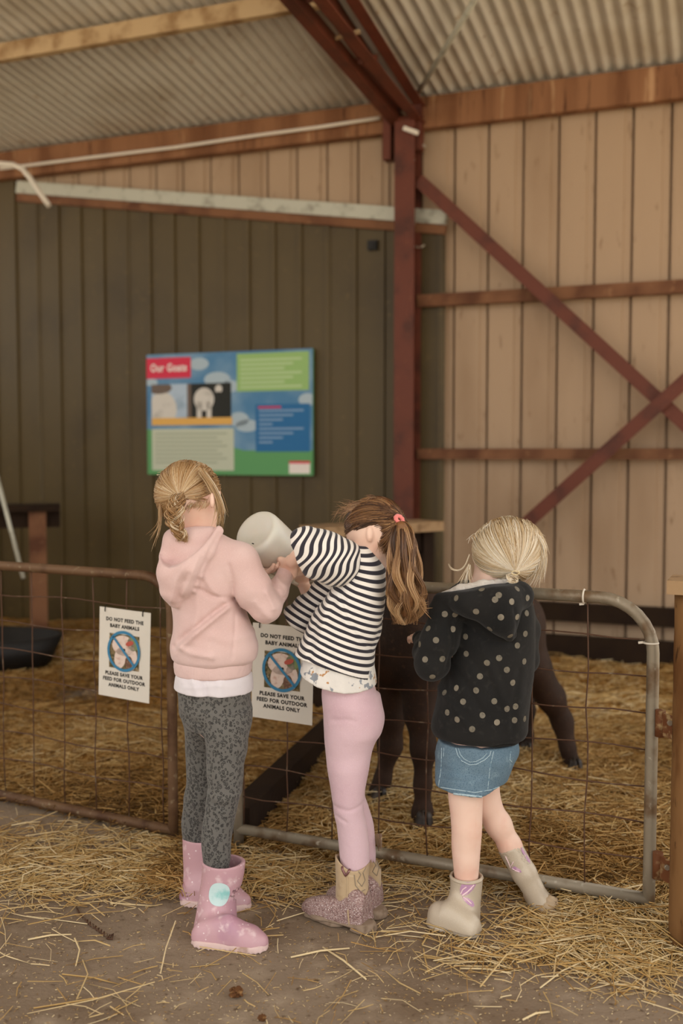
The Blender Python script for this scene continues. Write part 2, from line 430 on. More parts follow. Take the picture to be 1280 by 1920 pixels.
# thin grey bar leaning by the left rail
mb = MB(); mb.tube([P(-14, 860, 5.4), P(44, 1085, 5.3)], .012, 8)
tag(mb.build('grey_bar', M['galv'], None, P(10, 900, 5.4)), 'thin pale bar slanting behind the left gate rail', 'bar')
# low black mass at the left, standing in for what is mostly shadow
tb = G(-10, 1238, .05); ot = empty('shade_mass', [tb[0] - .1, tb[1], .0], 'low black mass standing in for the shadow below the timber rail', 'shade stand-in')
mb = MB(); n = 28; v = []; f = []
for zr, rr in ((.03, .42), (.2, .5), (.2, .47), (.06, .4)):
    for k in range(n):
        a = 2 * math.pi * k / n; v.append((tb[0] - .1 + 1.0 * rr * math.cos(a), tb[1] + .6 * rr * math.sin(a), zr))
for r in range(3):
    for k in range(n): f.append((r * n + k, r * n + (k + 1) % n, (r + 1) * n + (k + 1) % n, (r + 1) * n + k))
f.append(tuple(range(n))[::-1]); f.append(tuple(3 * n + k for k in range(n)))
mb.add(v, f, True); mb.build('shade_body', M['black'], ot)
# dark timber kerb dividing the pens
a = G(446, 1545, .06); b = G(622, 1372, .06)
mb = MB(); mb.bar([a[0], a[1], .06], [b[0], b[1], .06], .08, .11)
tag(mb.build('timber_kerb', M['darkwood'], None, [a[0], a[1], 0]), 'dark timber kerb in the straw dividing the two pens', 'timber')
# ------------------------------------------------------------------ mesh gates
M['pipe'] = mat('galvanised_pipe', '#8e8371', 0.5, .35, layers=[('noise', 12, '#6b543c', .48, .68), ('noise', 40, '#b3aa98', .6, .75)], bump=[('noise', 80, .2, .002)], spec=.4)
M['pipe_rust'] = mat('rusty_pipe', '#6b5038', 0.6, .25, layers=[('noise', 10, '#4a2f1c', .42, .68), ('noise', 45, '#8b7a5f', .6, .78)], bump=[('noise', 80, .2, .002)], spec=.35)
M['wire'] = mat('rusty_wire', '#5b4030', 0.55, .4, layers=[('noise', 30, '#8a7a66', .55, .75)], spec=.4)
M['hinge'] = mat('rusty_hinge', '#6d4226', 0.7, .2, layers=[('noise', 40, '#a58b63', .5, .7)], spec=.3)
def arc_frame(A, B, ztop, r, zb, round_a, round_b, foot=0.0):
    """inverted-U pipe from the foot of A over the top to the foot of B"""
    A = np.asarray(A, float); B = np.asarray(B, float); e = (B - A) / np.linalg.norm(B - A)
    pts = [np.array([A[0], A[1], foot]), np.array([A[0], A[1], zb])]
    Z = np.array([0, 0, 1.0])
    ra = r if round_a else .02; rb = r if round_b else .02
    for i in range(9):
        t = math.pi / 2 * i / 8; pts.append(A + e * ra * (1 - math.cos(t)) + Z * (ztop - ra + ra * math.sin(t)))
    for i in range(9):
        t = math.pi / 2 * i / 8; pts.append(B - e * rb * (1 - math.sin(t)) + Z * (ztop - rb + rb * math.cos(t)))
    pts += [np.array([B[0], B[1], zb]), np.array([B[0], B[1], foot])]
    return pts
def mesh_gate(name, lab, A, B, ztop, zb, r, mpipe, mwire, vstep, hzs, v0, ra, rb, pr=.0165, wob=.004):
    A = np.array([A[0], A[1], 0.0]); B = np.array([B[0], B[1], 0.0]); Ln = np.linalg.norm(B - A); e = (B - A) / Ln
    o = empty(name, A, lab, 'gate')
    mb = MB(); mb.tube(arc_frame(A, B, ztop, r, zb + .1, ra, rb), pr, 12); mb.build('pipe_frame', mpipe, o)
    mb = MB(); mb.tube([A + [0, 0, zb], B + [0, 0, zb]], pr, 12); mb.build('bottom_rail', mpipe, o)
    rs = random.Random(3)
    q = v0
    while q < Ln - .02:
        zt = ztop
        if rb and Ln - q < r: zt = ztop - r + math.sqrt(max(0, r * r - (r - (Ln - q)) ** 2))
        if ra and q < r: zt = ztop - r + math.sqrt(max(0, r * r - (r - q) ** 2))
        mb = MB(); pts = [A + e * (q + rs.uniform(-wob, wob)) + np.array([0, 0, zb + (zt - zb) * i / 8]) for i in range(9)]
        mb.tube(pts, .0021, 6); mb.build('upright_wire', mwire, o); q += vstep
    for hz in hzs:
        mb = MB(); n = 14; ph = rs.uniform(0, 6)
        b_ = Ln - .012
        if rb and hz > ztop - r: b_ = Ln - (r - math.sqrt(max(0, r * r - (hz - ztop + r) ** 2)))
        a_ = .0
        if ra and hz > ztop - r: a_ = r - math.sqrt(max(0, r * r - (hz - ztop + r) ** 2))
        pts = [A + e * (a_ + (b_ - a_) * i / n) + np.array([0, 0, hz + wob * 1.5 * math.sin(i * 1.1 + ph) * (0 if i in (0, n) else 1)]) for i in range(n + 1)]
        mb.tube(pts, .0021, 6); mb.build('line_wire', mwire, o)
    return o, A, e, Ln
GRB = G(1215, 1728); GRA = np.array([P(447, 1500, 3.15)[0], 3.15, 0])
ZT = 0.865
gR, RA, RE, RL = mesh_gate('mesh_gate', 'grey pipe gate with rusty wire mesh holding in the brown calf', GRA, GRB, ZT, .062, .14, M['pipe'], M['wire'], .152, [.76 - .0985 * i for i in range(7)], .02, False, True)
GLB = G(325, 1574); tl = .62
GLA = GLB + np.array([-1.955, 1.0, 0]) * tl
gL, LA, LE, LL = mesh_gate('mesh_gate', 'rusty brown pipe gate with wire mesh at the left pen', GLA, GLB, .855, .03, .11, M['pipe_rust'], M['wire'], .139, [.755 - .0985 * i for i in range(7)], .07, False, True)
# white cable ties on the right gate
def tie(px, q, z, vertical):
    mb = MB(); c = RA + RE * q + np.array([0, 0, z]); ax = np.array([0, 0, 1.0]) if vertical else RE
    u = np.cross(ax, [RE[1], -RE[0], 0.1]); u /= np.linalg.norm(u); w = np.cross(ax, u)
    mb.tube([c + (u * math.cos(t) + w * math.sin(t)) * .0185 for t in np.linspace(0, 2 * math.pi, 17)[:-1]], .0028, 6, closed=True)
    k = c - RE * .02 if vertical else c - [0, 0, .02]
    mb.bar(k - RE * .012 + [0, 0, -.002], k + [0, 0, 0], .006, .006)
    mb.build('cable_tie', M['white_plastic'], gR)
tie(0, RL * .855, ZT, False); tie(0, RL - .006, .752, True)
# timber gate post at the right edge with hinges
pc = G(1283, 1790); pcx = pc + np.array([.026, .03, 0])
gp = empty('gate_post', [pcx[0], pcx[1], 0], 'weathered round timber gate post with a square cap at the edge', 'post')
rp = .055
ztp = 1.25 - (1112 - 850) * pcx[1] / FOC
mb = MB(); pts = [(pcx[0], pcx[1], z) for z in np.linspace(0, ztp, 12)]; mb.tube(pts, [rp * (1 + .03 * math.sin(3.1 * i)) for i in range(12)], 20); mb.build('shaft', M['oldpost'], gp)
mb = MB(); mb.bar([pcx[0], pcx[1], ztp], [pcx[0], pcx[1], ztp + .034], .135, .135, up=RE); mb.build('cap_board', M['postcap'], gp)
mb = MB(); p = np.array([pcx[0] - .0, pcx[1] - .045, 0]); mb.bar(p + [.02, -.02, .0], p + [.02, -.02, .13], .09, .03, up=RE); mb.build('base_board', M['postcap'], gp)
t_ = np.array([pcx[0], pcx[1], ztp + .034]); mb = MB(); mb.bar(t_ + [-.012, -.03, .006], t_ + [.06, -.03, .006], .03, .012)
tag(mb.build('plastic_clip', M['pinkplastic'], None, t_), 'small pink-red plastic piece lying on top of the post cap', 'clip')
for zc, h in ((.545, .07), (.165, .07)):
    c = RA + RE * (RL + .005); c[2] = zc
    to = np.array([pcx[0], pcx[1], zc]) - c; to /= np.linalg.norm(to)
    mb = MB(); mb.tube([c + to * .026 - [0, 0, h / 2], c + to * .026 + [0, 0, h / 2]], .014, 10); mb.build('hinge_barrel', M['hinge'], gR)
    mb = MB(); mb.bar(c + to * .035, c + to * .085, .006, .06); mb.build('hinge_strap', M['hinge'], gp)
    mb = MB(); q = c + to * .055 + np.array([0, -.012, .012]); mb.disc(q, (0, -1, 0), .007, .008, 8); mb.build('bolt', M['bolt'], gp)
# latch on the left gate stile
mb = MB(); c = GLB + np.array([.022, 0, .215]); mb.bar(c - [0, 0, .03], c + [0, 0, .03], .03, .02); mb.build('latch', M['hinge'], gL)
mb = MB()
# ------------------------------------------------------------------ straw
def straw_mat(name, cols):
    m = bpy.data.materials.new(name); m.use_nodes = True; N = m.node_tree.nodes; L = m.node_tree.links
    b = N['Principled BSDF']; b.inputs['Roughness'].default_value = .65; b.inputs['Specular IOR Level'].default_value = .3
    a = N.new('ShaderNodeAttribute'); a.attribute_name = 'tone'; r = N.new('ShaderNodeValToRGB')
    e = r.color_ramp.elements; e[0].position = 0; e[0].color = rgb(cols[0]); e[1].position = 1; e[1].color = rgb(cols[-1])
    for i, c in enumerate(cols[1:-1]): x = e.new((i + 1) / (len(cols) - 1)); x.color = rgb(c)
    L.new(a.outputs['Fac'], r.inputs['Fac']); L.new(r.outputs['Color'], b.inputs['Base Color']); return m
M['straw'] = straw_mat('straw', ['#5d421f', '#8d6833', '#b48c52', '#cbab70', '#e4cfa4'])
M['strawbed'] = mat('matted_straw', '#93682f', .9, layers=[('noise', 9, '#5f421f', .42, .68), ('noise', 60, '#b58d4e', .5, .7), ('noise', 130, '#463016', .58, .75)], bump=[('noise', 60, .9, .02), ('noise', 25, .6, .03)], spec=.1)
def bed_z(x, y):
    return .025 + .022 * np.sin(3.1 * x + 1.7 * y) * np.sin(2.3 * y - 1.1 * x + .6) + .014 * np.sin(7.3 * x + 2.2) * np.sin(6.1 * y + 1.3) + .008 * np.sin(17 * x + 3 * y) * np.sin(15 * y - 4 * x)
def straws(name, xy, z, length, wid, tone, tilt, label, rng, par=None):
    """one mesh of bent three-sided straws"""
    n = len(xy); az = rng.uniform(0, 2 * np.pi, n); ti = rng.normal(0, tilt, n)
    d = np.stack([np.cos(az) * np.cos(ti), np.sin(az) * np.cos(ti), np.sin(ti)], 1)
    c = np.column_stack([xy, z])
    side = np.cross(d, [0, 0, 1.0]); side /= np.linalg.norm(side, axis=1)[:, None]; up = np.cross(side, d)
    bend = rng.normal(0, .07, n)[:, None] * length[:, None]
    P0 = c - d * length[:, None] / 2; P2 = c + d * length[:, None] / 2; P1 = c + side * bend + up * np.abs(bend) * .5
    V = np.zeros((n, 9, 3))
    for i, pp in enumerate((P0, P1, P2)):
        for k in range(3):
            a = 2 * np.pi * k / 3
            V[:, i * 3 + k] = pp + (side * math.cos(a) + up * math.sin(a)) * wid[:, None]
    fq = []
    for i in range(2):
        for k in range(3): fq.append((i * 3 + k, i * 3 + (k + 1) % 3, i * 3 + 3 + (k + 1) % 3, i * 3 + 3 + k))
    F = (np.array(fq)[None] + (np.arange(n) * 9)[:, None, None]).reshape(-1, 4)
    V = V.reshape(-1, 3); V[:, 2] = np.maximum(V[:, 2], .0015)
    o = mesh_obj(name, V, F, M['straw'], par, False, {'tone': np.repeat(tone, 9)})
    if label: tag(o, label, 'straw', kind='stuff')
    return o
def side_of(A, B, x, y): return (B[0] - A[0]) * (y - A[1]) - (B[1] - A[1]) * (x - A[0])
# bedding inside the pens: a bumpy mat, then loose straw on it
bx = np.linspace(-3.4, 3.0, 160); by = np.linspace(2.7, 7.7, 150)
X, Y = np.meshgrid(bx, by, indexing='ij')
dg = np.minimum(side_of(GRA, GRB + (GRB - GRA), X, Y) / np.linalg.norm(2 * (GRB - GRA)), 9)
dl = side_of(GLA, GLB, X, Y) / np.linalg.norm(GLB - GLA)
inside = np.where(X > GRA[0], dg, np.where(X < GLB[0], dl, np.maximum(dg, dl) * 0 + np.minimum(dg, dl)))
Z = np.where(inside > 0, bed_z(X, Y) * np.clip(inside / .25, 0, 1) + .004, -.05)
Z = np.where(inside > 0, Z, -.03)
vi = np.arange(X.size).reshape(X.shape)
Fq = np.stack([vi[:-1, :-1], vi[1:, :-1], vi[1:, 1:], vi[:-1, 1:]], -1).reshape(-1, 4)
wallh = (X - W0[0]) * NW[0] + (Y - W0[1]) * NW[1]
keep = ((inside > -.02) & (wallh > .02)).ravel()[Fq].all(1)
o = mesh_obj('straw_bedding', np.stack([X.ravel(), Y.ravel(), Z.ravel()], 1), Fq[keep], M['strawbed'], None, True)
tag(o, 'matted golden straw bedding covering the floor of the pens', 'straw', kind='stuff')
def sample_pen(n, ylo, yhi, rng):
    out = []
    while len(out) < n:
        y = rng.uniform(ylo, yhi, 4 * n); x = rng.uniform(-.40, .40, 4 * n) * y
        a = np.where(x > GRA[0], side_of(GRA, GRB, x, y) / np.linalg.norm(GRB - GRA), np.where(x < GLB[0], side_of(GLA, GLB, x, y) / np.linalg.norm(GLB - GLA), .1))
        hh = (x - W0[0]) * NW[0] + (y - W0[1]) * NW[1]
        k = (a > .01) & (hh > .15); out += list(np.column_stack([x, y])[k])
    return np.array(out[:n])
rng = np.random.default_rng(5)
for n, ylo, yhi, lab in ((26000, 2.75, 4.6, 'loose golden straw strewn over the bedding just behind the gates'), (12000, 4.6, 7.4, 'loose straw strewn over the bedding at the back of the pens')):
    xy = sample_pen(n, ylo, yhi, rng); z = bed_z(xy[:, 0], xy[:, 1]) + rng.uniform(.002, .022, n)
    ln = np.clip(rng.lognormal(math.log(.07), .5, n), .02, .24); w = rng.uniform(.0009, .0021, n) * (1 if ylo < 4 else 1.5)
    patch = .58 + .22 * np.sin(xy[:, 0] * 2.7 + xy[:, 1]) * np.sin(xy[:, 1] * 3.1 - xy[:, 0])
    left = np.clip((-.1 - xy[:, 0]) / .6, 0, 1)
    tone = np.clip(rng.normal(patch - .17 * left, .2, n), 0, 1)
    straws('loose_straw', xy, z, ln, w, tone, .16, lab, rng)
# straw spilled on the concrete in front of the gates: blobs (px, py, sx, sy, count)
blobs = [(120, 1600, 150, 32, 1100), (250, 1640, 90, 28, 700), (40, 1650, 60, 30, 300), (330, 1590, 60, 25, 260), (520, 1640, 70, 30, 420), (480, 1620, 50, 20, 200), (560, 1660, 60, 22, 200),
         (760, 1640, 80, 28, 500), (880, 1664, 60, 18, 180), (1120, 1728, 85, 34, 1500), (1075, 1775, 55, 28, 400), (1180, 1790, 60, 36, 480), (890, 1792, 60, 18, 170), (770, 1738, 50, 26, 70), (1000, 1640, 100, 22, 380), (1150, 1670, 80, 24, 420), (1250, 1755, 45, 45, 360)]
xs = []
for (bxp, byp, sx, sy, c) in blobs:
    for _ in range(c):
        g = G(rng.normal(bxp, sx), min(1915, max(1490, rng.normal(byp, sy)))); xs.append(g[:2])
for _ in range(330):
    g = G(rng.uniform(0, 1280), rng.uniform(1600, 1920)); xs.append(g[:2])
xy = np.array(xs); n = len(xy)
ln = np.clip(rng.lognormal(math.log(.06), .6, n), .012, .30); w = rng.uniform(.0007, .0017, n) * (1 + .5 * (ln > .12))
heap = np.exp(-((xy[:, 0] - .76) ** 2 / .04 + (xy[:, 1] - 2.68) ** 2 / .03))
z = rng.uniform(.002, .012, n) + heap * rng.uniform(0, .05, n)
straws('spilled_straw', xy, z, ln, w, np.clip(rng.normal(.76, .18, n), 0, 1), .1, 'pale straw spilled over the concrete in front of the gates', rng)
# fine chaff and grit
n = 2400; xy = np.array([G(rng.uniform(-20, 1300), 1580 + 340 * rng.uniform(0, 1) ** .8)[:2] for _ in range(n)])
straws('chaff', xy, np.full(n, .002), rng.uniform(.002, .009, n), rng.uniform(.0005, .0013, n), np.clip(rng.normal(.8, .25, n), 0, 1), .05, 'fine chaff flecks and grit on the concrete floor', rng)
# single long straws that stand out on the floor
singles = [((52, 1762), (134, 1752), 'thick pale straw lying alone on the bare concrete near the left edge'), ((20, 1548), (76, 1541), 'pale straw stalk beside the left gate rail'), ((920, 1763), (1120, 1818), 'long straw stalk running across the floor beside the silver boot'),
           ((545, 1795), (655, 1778), 'pale straw stalk on the floor in front of the cowboy boots'), ((605, 1776), (686, 1836), 'bent straw stalk lying on bare concrete below the cowboy boots'), ((862, 1816), (958, 1825), 'curved straw stalk on the concrete below the silver boots'),
           ((980, 1912), (1030, 1897), 'short pale straw at the bottom edge of the floor'), ((1115, 1842), (1230, 1860), 'split straw stalk at the front of the straw heap')]
for (p0, p1, lab) in singles:
    a = G(*p0, .004); b = G(*p1, .004); m_ = (a + b) / 2 + np.array([0, .006, .002])
    mb = MB(); mb.tube([a, m_, b], [.0022, .0026, .002], 6)
    o = mb.build('straw_stalk', M['straw'], None, a)
    at = o.data.attributes.new('tone', 'FLOAT', 'POINT'); at.data.foreach_set('value', np.full(len(o.data.vertices), .97, np.float32))
    tag(o, lab, 'straw', 'single straw stalks on the concrete')
# rusty twisted wire on the floor
pts = [G(141, 1697, .004), G(150, 1715, .004), G(162, 1727, .005)]
for i in range(40):
    t = i / 39; c = G(162 + 42 * t, 1727 + 30 * t, .006); pts.append(c + np.array([.003 * math.cos(i * 1.3), .003 * math.sin(i * 1.3), .003 * math.sin(i * 1.3)]))
pts += [G(212, 1751, .006), G(210, 1761, .005), G(201, 1760, .005), G(206, 1753, .007)]
mb = MB(); mb.tube(pts, .0022, 6)
tag(mb.build('twisted_wire', M['wire'], None, pts[0]), 'short rusty twisted wire lying on the concrete', 'wire')
# two dry clods
def clod(px, py, r, lab, sd):
    c = G(px, py, r * .5); rs = np.random.default_rng(sd); bm = bmesh.new(); bmesh.ops.create_icosphere(bm, subdivisions=3, radius=r)
    for v in bm.verts:
        n_ = .75 + .25 * math.sin(v.co.x * 140 + sd) * math.cos(v.co.y * 170) + .2 * rs.uniform(-1, 1); v.co *= n_; v.co.z *= .6
    me = bpy.data.meshes.new('dry_clod'); bm.to_mesh(me); bm.free(); me.materials.append(M['clod'])
    o = bpy.data.objects.new('dry_clod', me); o.location = tuple(c); COL.objects.link(o); tag(o, lab, 'clod')
M['clod'] = mat('dry_clod', '#5f3f27', .9, layers=[('noise', 120, '#8d6a44', .5, .7)], bump=[('noise', 150, .6, .003)], spec=.1)
clod(443, 1860, .022, 'larger reddish-brown dry clod on the concrete at the front', 1)
clod(492, 1908, .012, 'small dark clod at the bottom edge of the floor', 2)
# ------------------------------------------------------------------ smooth solids (distance fields -> surface nets)
def smin(a, b, k):
    if k <= 0: return np.minimum(a, b)
    h = np.clip(.5 + .5 * (b - a) / k, 0, 1); return b + (a - b) * h - k * h * (1 - h)
def unit(v): v = np.asarray(v, float); return v / (np.linalg.norm(v) + 1e-12)
def rotz(a): c, s = math.cos(a), math.sin(a); return np.array([[c, -s, 0], [s, c, 0], [0, 0, 1.0]])
def frame(z, x):                      # rows: local axes, z first given
    z = unit(z); x = np.asarray(x, float); x = unit(x - z * np.dot(x, z)); return np.stack([x, np.cross(z, x), z])
class SH:
    def __init__(s): s.ops = []; s.lo = np.full(3, 1e9); s.hi = np.full(3, -1e9); s.dsp = []
    def _bb(s, pts, r):
        pts = np.atleast_2d(pts); s.lo = np.minimum(s.lo, pts.min(0) - r); s.hi = np.maximum(s.hi, pts.max(0) + r)
    def cone(s, a, b, ra, rb, k=.01):
        a = np.asarray(a, float); b = np.asarray(b, float); ab = b - a; L2 = max(np.dot(ab, ab), 1e-12)
        def f(p):
            q = p - a; t = np.clip(q @ ab / L2, 0, 1); return np.linalg.norm(q - t[:, None] * ab, axis=1) - (ra + (rb - ra) * t)
        s.ops.append(('u', f, k)); s._bb([a, b], max(ra, rb)); return s
    def chain(s, pts, rs, k=.01):
        for i in range(len(pts) - 1): s.cone(pts[i], pts[i + 1], rs[i], rs[i + 1], k)
        return s
    def ell(s, c, r, k=.01, rot=None, op='u'):
        c = np.asarray(c, float); r = np.asarray(r, float)
        def f(p):
            q = p - c
            if rot is not None: q = q @ rot.T
            k0 = np.linalg.norm(q / r, axis=1); k1 = np.linalg.norm(q / (r * r), axis=1) + 1e-9; return k0 * (k0 - 1) / k1
        s.ops.append((op, f, k))
        if op == 'u': s._bb(c, r.max() * 1.02)
        return s
    def loft(s, rows, k=.01, power=2.0, op='u', round_=0.0):
        """rows: (py, xl, xr, depth, half_depth): horizontal sections measured in the picture plane at that depth"""
        rw = []
        for (py, xl, xr, d, b) in rows:
            l = P(xl, py, d); r = P(xr, py, d); rw.append((l[2], (l[0] + r[0]) / 2, d, (r[0] - l[0]) / 2, b))
        rw = np.array(sorted(rw)); z = rw[:, 0]
        zz = np.linspace(z[0], z[-1], 200); tab = [cubic(z, rw[:, i], zz) for i in range(1, 5)]
        def f(p):
            cx, cy, a, b = [np.interp(p[:, 2], zz, t) for t in tab]
            a = np.maximum(a, .002); b = np.maximum(b, .002)
            q = (np.abs((p[:, 0] - cx) / a) ** power + np.abs((p[:, 1] - cy) / b) ** power) ** (1 / power)
            d = (q - 1) * np.minimum(a, b)
            cap = np.maximum(p[:, 2] - z[-1], z[0] - p[:, 2])
            if round_: return -smin(-d, -cap, round_)
            return np.maximum(d, cap)
        s.ops.append((op, f, k))
        if op == 'u':
            m = rw[:, 3:5].max(1)
            s._bb(np.column_stack([rw[:, 1] - rw[:, 3], rw[:, 2] - rw[:, 4], rw[:, 0]]), .01); s._bb(np.column_stack([rw[:, 1] + rw[:, 3], rw[:, 2] + rw[:, 4], rw[:, 0]]), .01)
        return s
    def foot(s, H, e, prof, k=.012):
        """shoe body along e from the heel point H on the ground: prof rows (a, half width, height)"""
        H = np.asarray(H, float); e = unit(e); sd = np.cross(e, [0, 0, 1.0]); pr = np.array(prof); aa = np.linspace(pr[0, 0], pr[-1, 0], 120)
        ww = cubic(pr[:, 0], pr[:, 1], aa); hh = cubic(pr[:, 0], pr[:, 2], aa)
        def f(p):
            q = p - H; a = q @ e; w = np.maximum(np.interp(a, aa, ww), .003); h = np.maximum(np.interp(a, aa, hh), .003)
            v = (np.abs((q @ sd) / w) ** 2.3 + np.abs(q[:, 2] / h) ** 2.5) ** (1 / 2.4); d = (v - 1) * np.minimum(w, h)
            return np.maximum(d, np.maximum(pr[0, 0] - a, a - pr[-1, 0]))
        s.ops.append(('u', f, k)); m = pr[:, 1].max(); s._bb([H + e * pr[0, 0], H + e * pr[-1, 0]], m); s._bb([H + [0, 0, pr[:, 2].max()]], 0); return s
    def plane(s, p0, n):               # keep the side the normal points away from
        p0 = np.asarray(p0, float); n = unit(n); s.ops.append(('i', lambda p: (p - p0) @ n, 0)); return s
    def cut(s, fn, k=0.0): s.ops.append(('s', fn, k)); return s
    def disp(s, fn): s.ops.append(('d', fn, 0)); return s
    def __call__(s, p):
        d = None
        for op, f, k in s.ops:
            if op == 'u': e = f(p); d = e if d is None else smin(d, e, k)
            elif op == 'i': d = np.maximum(d, f(p))
            elif op == 's': d = -smin(-d, f(p), k) if k > 0 else np.maximum(d, -f(p))
            elif op == 'd': d = d - f(p)
            elif op == 'h': d = np.abs(d + k) - k
        return d
def cubic(x, y, xs):
    n = len(x); dx = np.diff(x); sl = np.diff(y) / np.maximum(dx, 1e-9); m = np.zeros(n)
    m[0] = sl[0]; m[-1] = sl[-1]
    for i in range(1, n - 1):
        m[i] = 0 if sl[i - 1] * sl[i] <= 0 else 2 * sl[i - 1] * sl[i] / (sl[i - 1] + sl[i])
    i = np.clip(np.searchsorted(x, xs) - 1, 0, n - 2); h = dx[i]; t = (xs - x[i]) / np.maximum(h, 1e-9)
    return (2 * t**3 - 3 * t**2 + 1) * y[i] + (t**3 - 2 * t**2 + t) * h * m[i] + (-2 * t**3 + 3 * t**2) * y[i + 1] + (t**3 - t**2) * h * m[i + 1]
def nets(f, lo, hi, h, C=4, near_=1.9, pad=.0):
    mg = 3 * h + pad; lo = np.asarray(lo) - mg; n = (np.ceil((np.asarray(hi) + mg - lo) / h / C).astype(int)) * C + 1
    nc = (n - 1) // C
    cc = np.stack(np.meshgrid(*[lo[i] + (np.arange(nc[i]) + .5) * h * C for i in range(3)], indexing='ij'), -1).reshape(-1, 3)
    vc = f(cc).reshape(nc)
    near = np.abs(vc) < C * h * near_
    V = np.repeat(np.repeat(np.repeat(vc, C, 0), C, 1), C, 2)
    V = np.pad(V, ((0, 1),) * 3, mode='edge')
    msk = np.repeat(np.repeat(np.repeat(near, C, 0), C, 1), C, 2); msk = np.pad(msk, ((0, 1),) * 3, mode='edge')
    for ax in range(3): msk = msk | np.roll(msk, 1, ax)
    idx = np.argwhere(msk)
    vals = np.empty(len(idx))
    for a in range(0, len(idx), 400000): vals[a:a + 400000] = f(lo + idx[a:a + 400000] * h)
    V[msk] = vals
    ins = V < 0
    nx, ny, nz = np.array(V.shape) - 1
    cnt = sum(ins[a:a + nx, b:b + ny, c:c + nz].astype(np.int8) for a in (0, 1) for b in (0, 1) for c in (0, 1))
    cells = np.argwhere((cnt > 0) & (cnt < 8))
    ci = -np.ones((nx, ny, nz), np.int64); ci[tuple(cells.T)] = np.arange(len(cells))
    acc = np.zeros((len(cells), 3)); num = np.zeros(len(cells))
    corners = [(a, b, c) for a in (0, 1) for b in (0, 1) for c in (0, 1)]
    cv = {k: V[cells[:, 0] + k[0], cells[:, 1] + k[1], cells[:, 2] + k[2]] for k in corners}
    for k in corners:
        for ax in range(3):
            if k[ax]: continue
            k2 = list(k); k2[ax] = 1; k2 = tuple(k2); a, b = cv[k], cv[k2]
            cr = (a < 0) != (b < 0); t = np.where(cr, a / np.where(np.abs(a - b) < 1e-12, 1, a - b), 0)
            p = np.tile(np.array(k, float), (len(cells), 1)); p[:, ax] += t
            acc += p * cr[:, None]; num += cr
    verts = lo + (cells + acc / np.maximum(num, 1)[:, None]) * h
    faces = []
    for ax in range(3):
        b_, c_ = (ax + 1) % 3, (ax + 2) % 3
        sl0 = [slice(None)] * 3; sl1 = [slice(None)] * 3; sl0[ax] = slice(0, -1); sl1[ax] = slice(1, None)
        e = np.argwhere(ins[tuple(sl0)] != ins[tuple(sl1)])
        e = e[(e[:, b_] > 0) & (e[:, c_] > 0) & (e[:, b_] < (nx, ny, nz)[b_]) & (e[:, c_] < (nx, ny, nz)[c_])]
        s0 = ins[tuple(e.T)]
        def cell(db, dc):
            q = e.copy(); q[:, b_] -= db; q[:, c_] -= dc; return ci[tuple(q.T)]
        q = np.stack([cell(1, 1), cell(0, 1), cell(0, 0), cell(1, 0)], 1); q[~s0] = q[~s0][:, ::-1]; faces.append(q)
    F = np.concatenate(faces); F = F[(F >= 0).all(1)]
    return verts, F
def relax(V, F, it=2, lam=.5):
    e = np.concatenate([F[:, [0, 1]], F[:, [1, 2]], F[:, [2, 3]], F[:, [3, 0]]]); e = np.concatenate([e, e[:, ::-1]])
    deg = np.bincount(e[:, 0], minlength=len(V)).astype(float)
    for _ in range(it):
        A = np.stack([np.bincount(e[:, 0], V[e[:, 1], i], len(V)) for i in range(3)], 1) / np.maximum(deg, 1)[:, None]
        V = V + lam * (A - V)
    return V
def sdf_obj(name, sh, h, m, parent, attr=None, label=None, it=2, near_=1.9):
    V, F = nets(sh, sh.lo, sh.hi, h, 4, near_, .016 if any(o[0] == 'd' for o in sh.ops) else 0.0); V = relax(V, F, it)
    o = mesh_obj(name, V, F, m, parent, True, attr(V) if attr else None)
    if label: o['label'] = label
    return o
def seg_dist2(p2, poly):
    d = np.full(len(p2), 1e9)
    for i in range(len(poly) - 1):
        a = poly[i]; ab = poly[i + 1] - a; t = np.clip((p2 - a) @ ab / max(np.dot(ab, ab), 1e-12), 0, 1)
        d = np.minimum(d, np.linalg.norm(p2 - a - t[:, None] * ab, axis=1))
    return d
def ridge(pts, dep, amp, w, ymax=99):
    """fold line given in picture points on the near side of a garment; amp > 0 raises, < 0 creases"""
    poly = np.array([P(x, y, dep)[[0, 2]] for x, y in pts])
    def f(p): return amp * np.exp(-(seg_dist2(p[:, [0, 2]], poly) / w) ** 2) * (p[:, 1] < ymax)
    return f
def wob(amp, fx, fy, fz, ph=0.0):
    def f(p): return amp * np.sin(p[:, 0] * fx + p[:, 1] * fy + p[:, 2] * fz + ph + 1.3 * np.sin(p[:, 2] * fz * .43 - p[:, 0] * fx * .7 + ph))
    return f
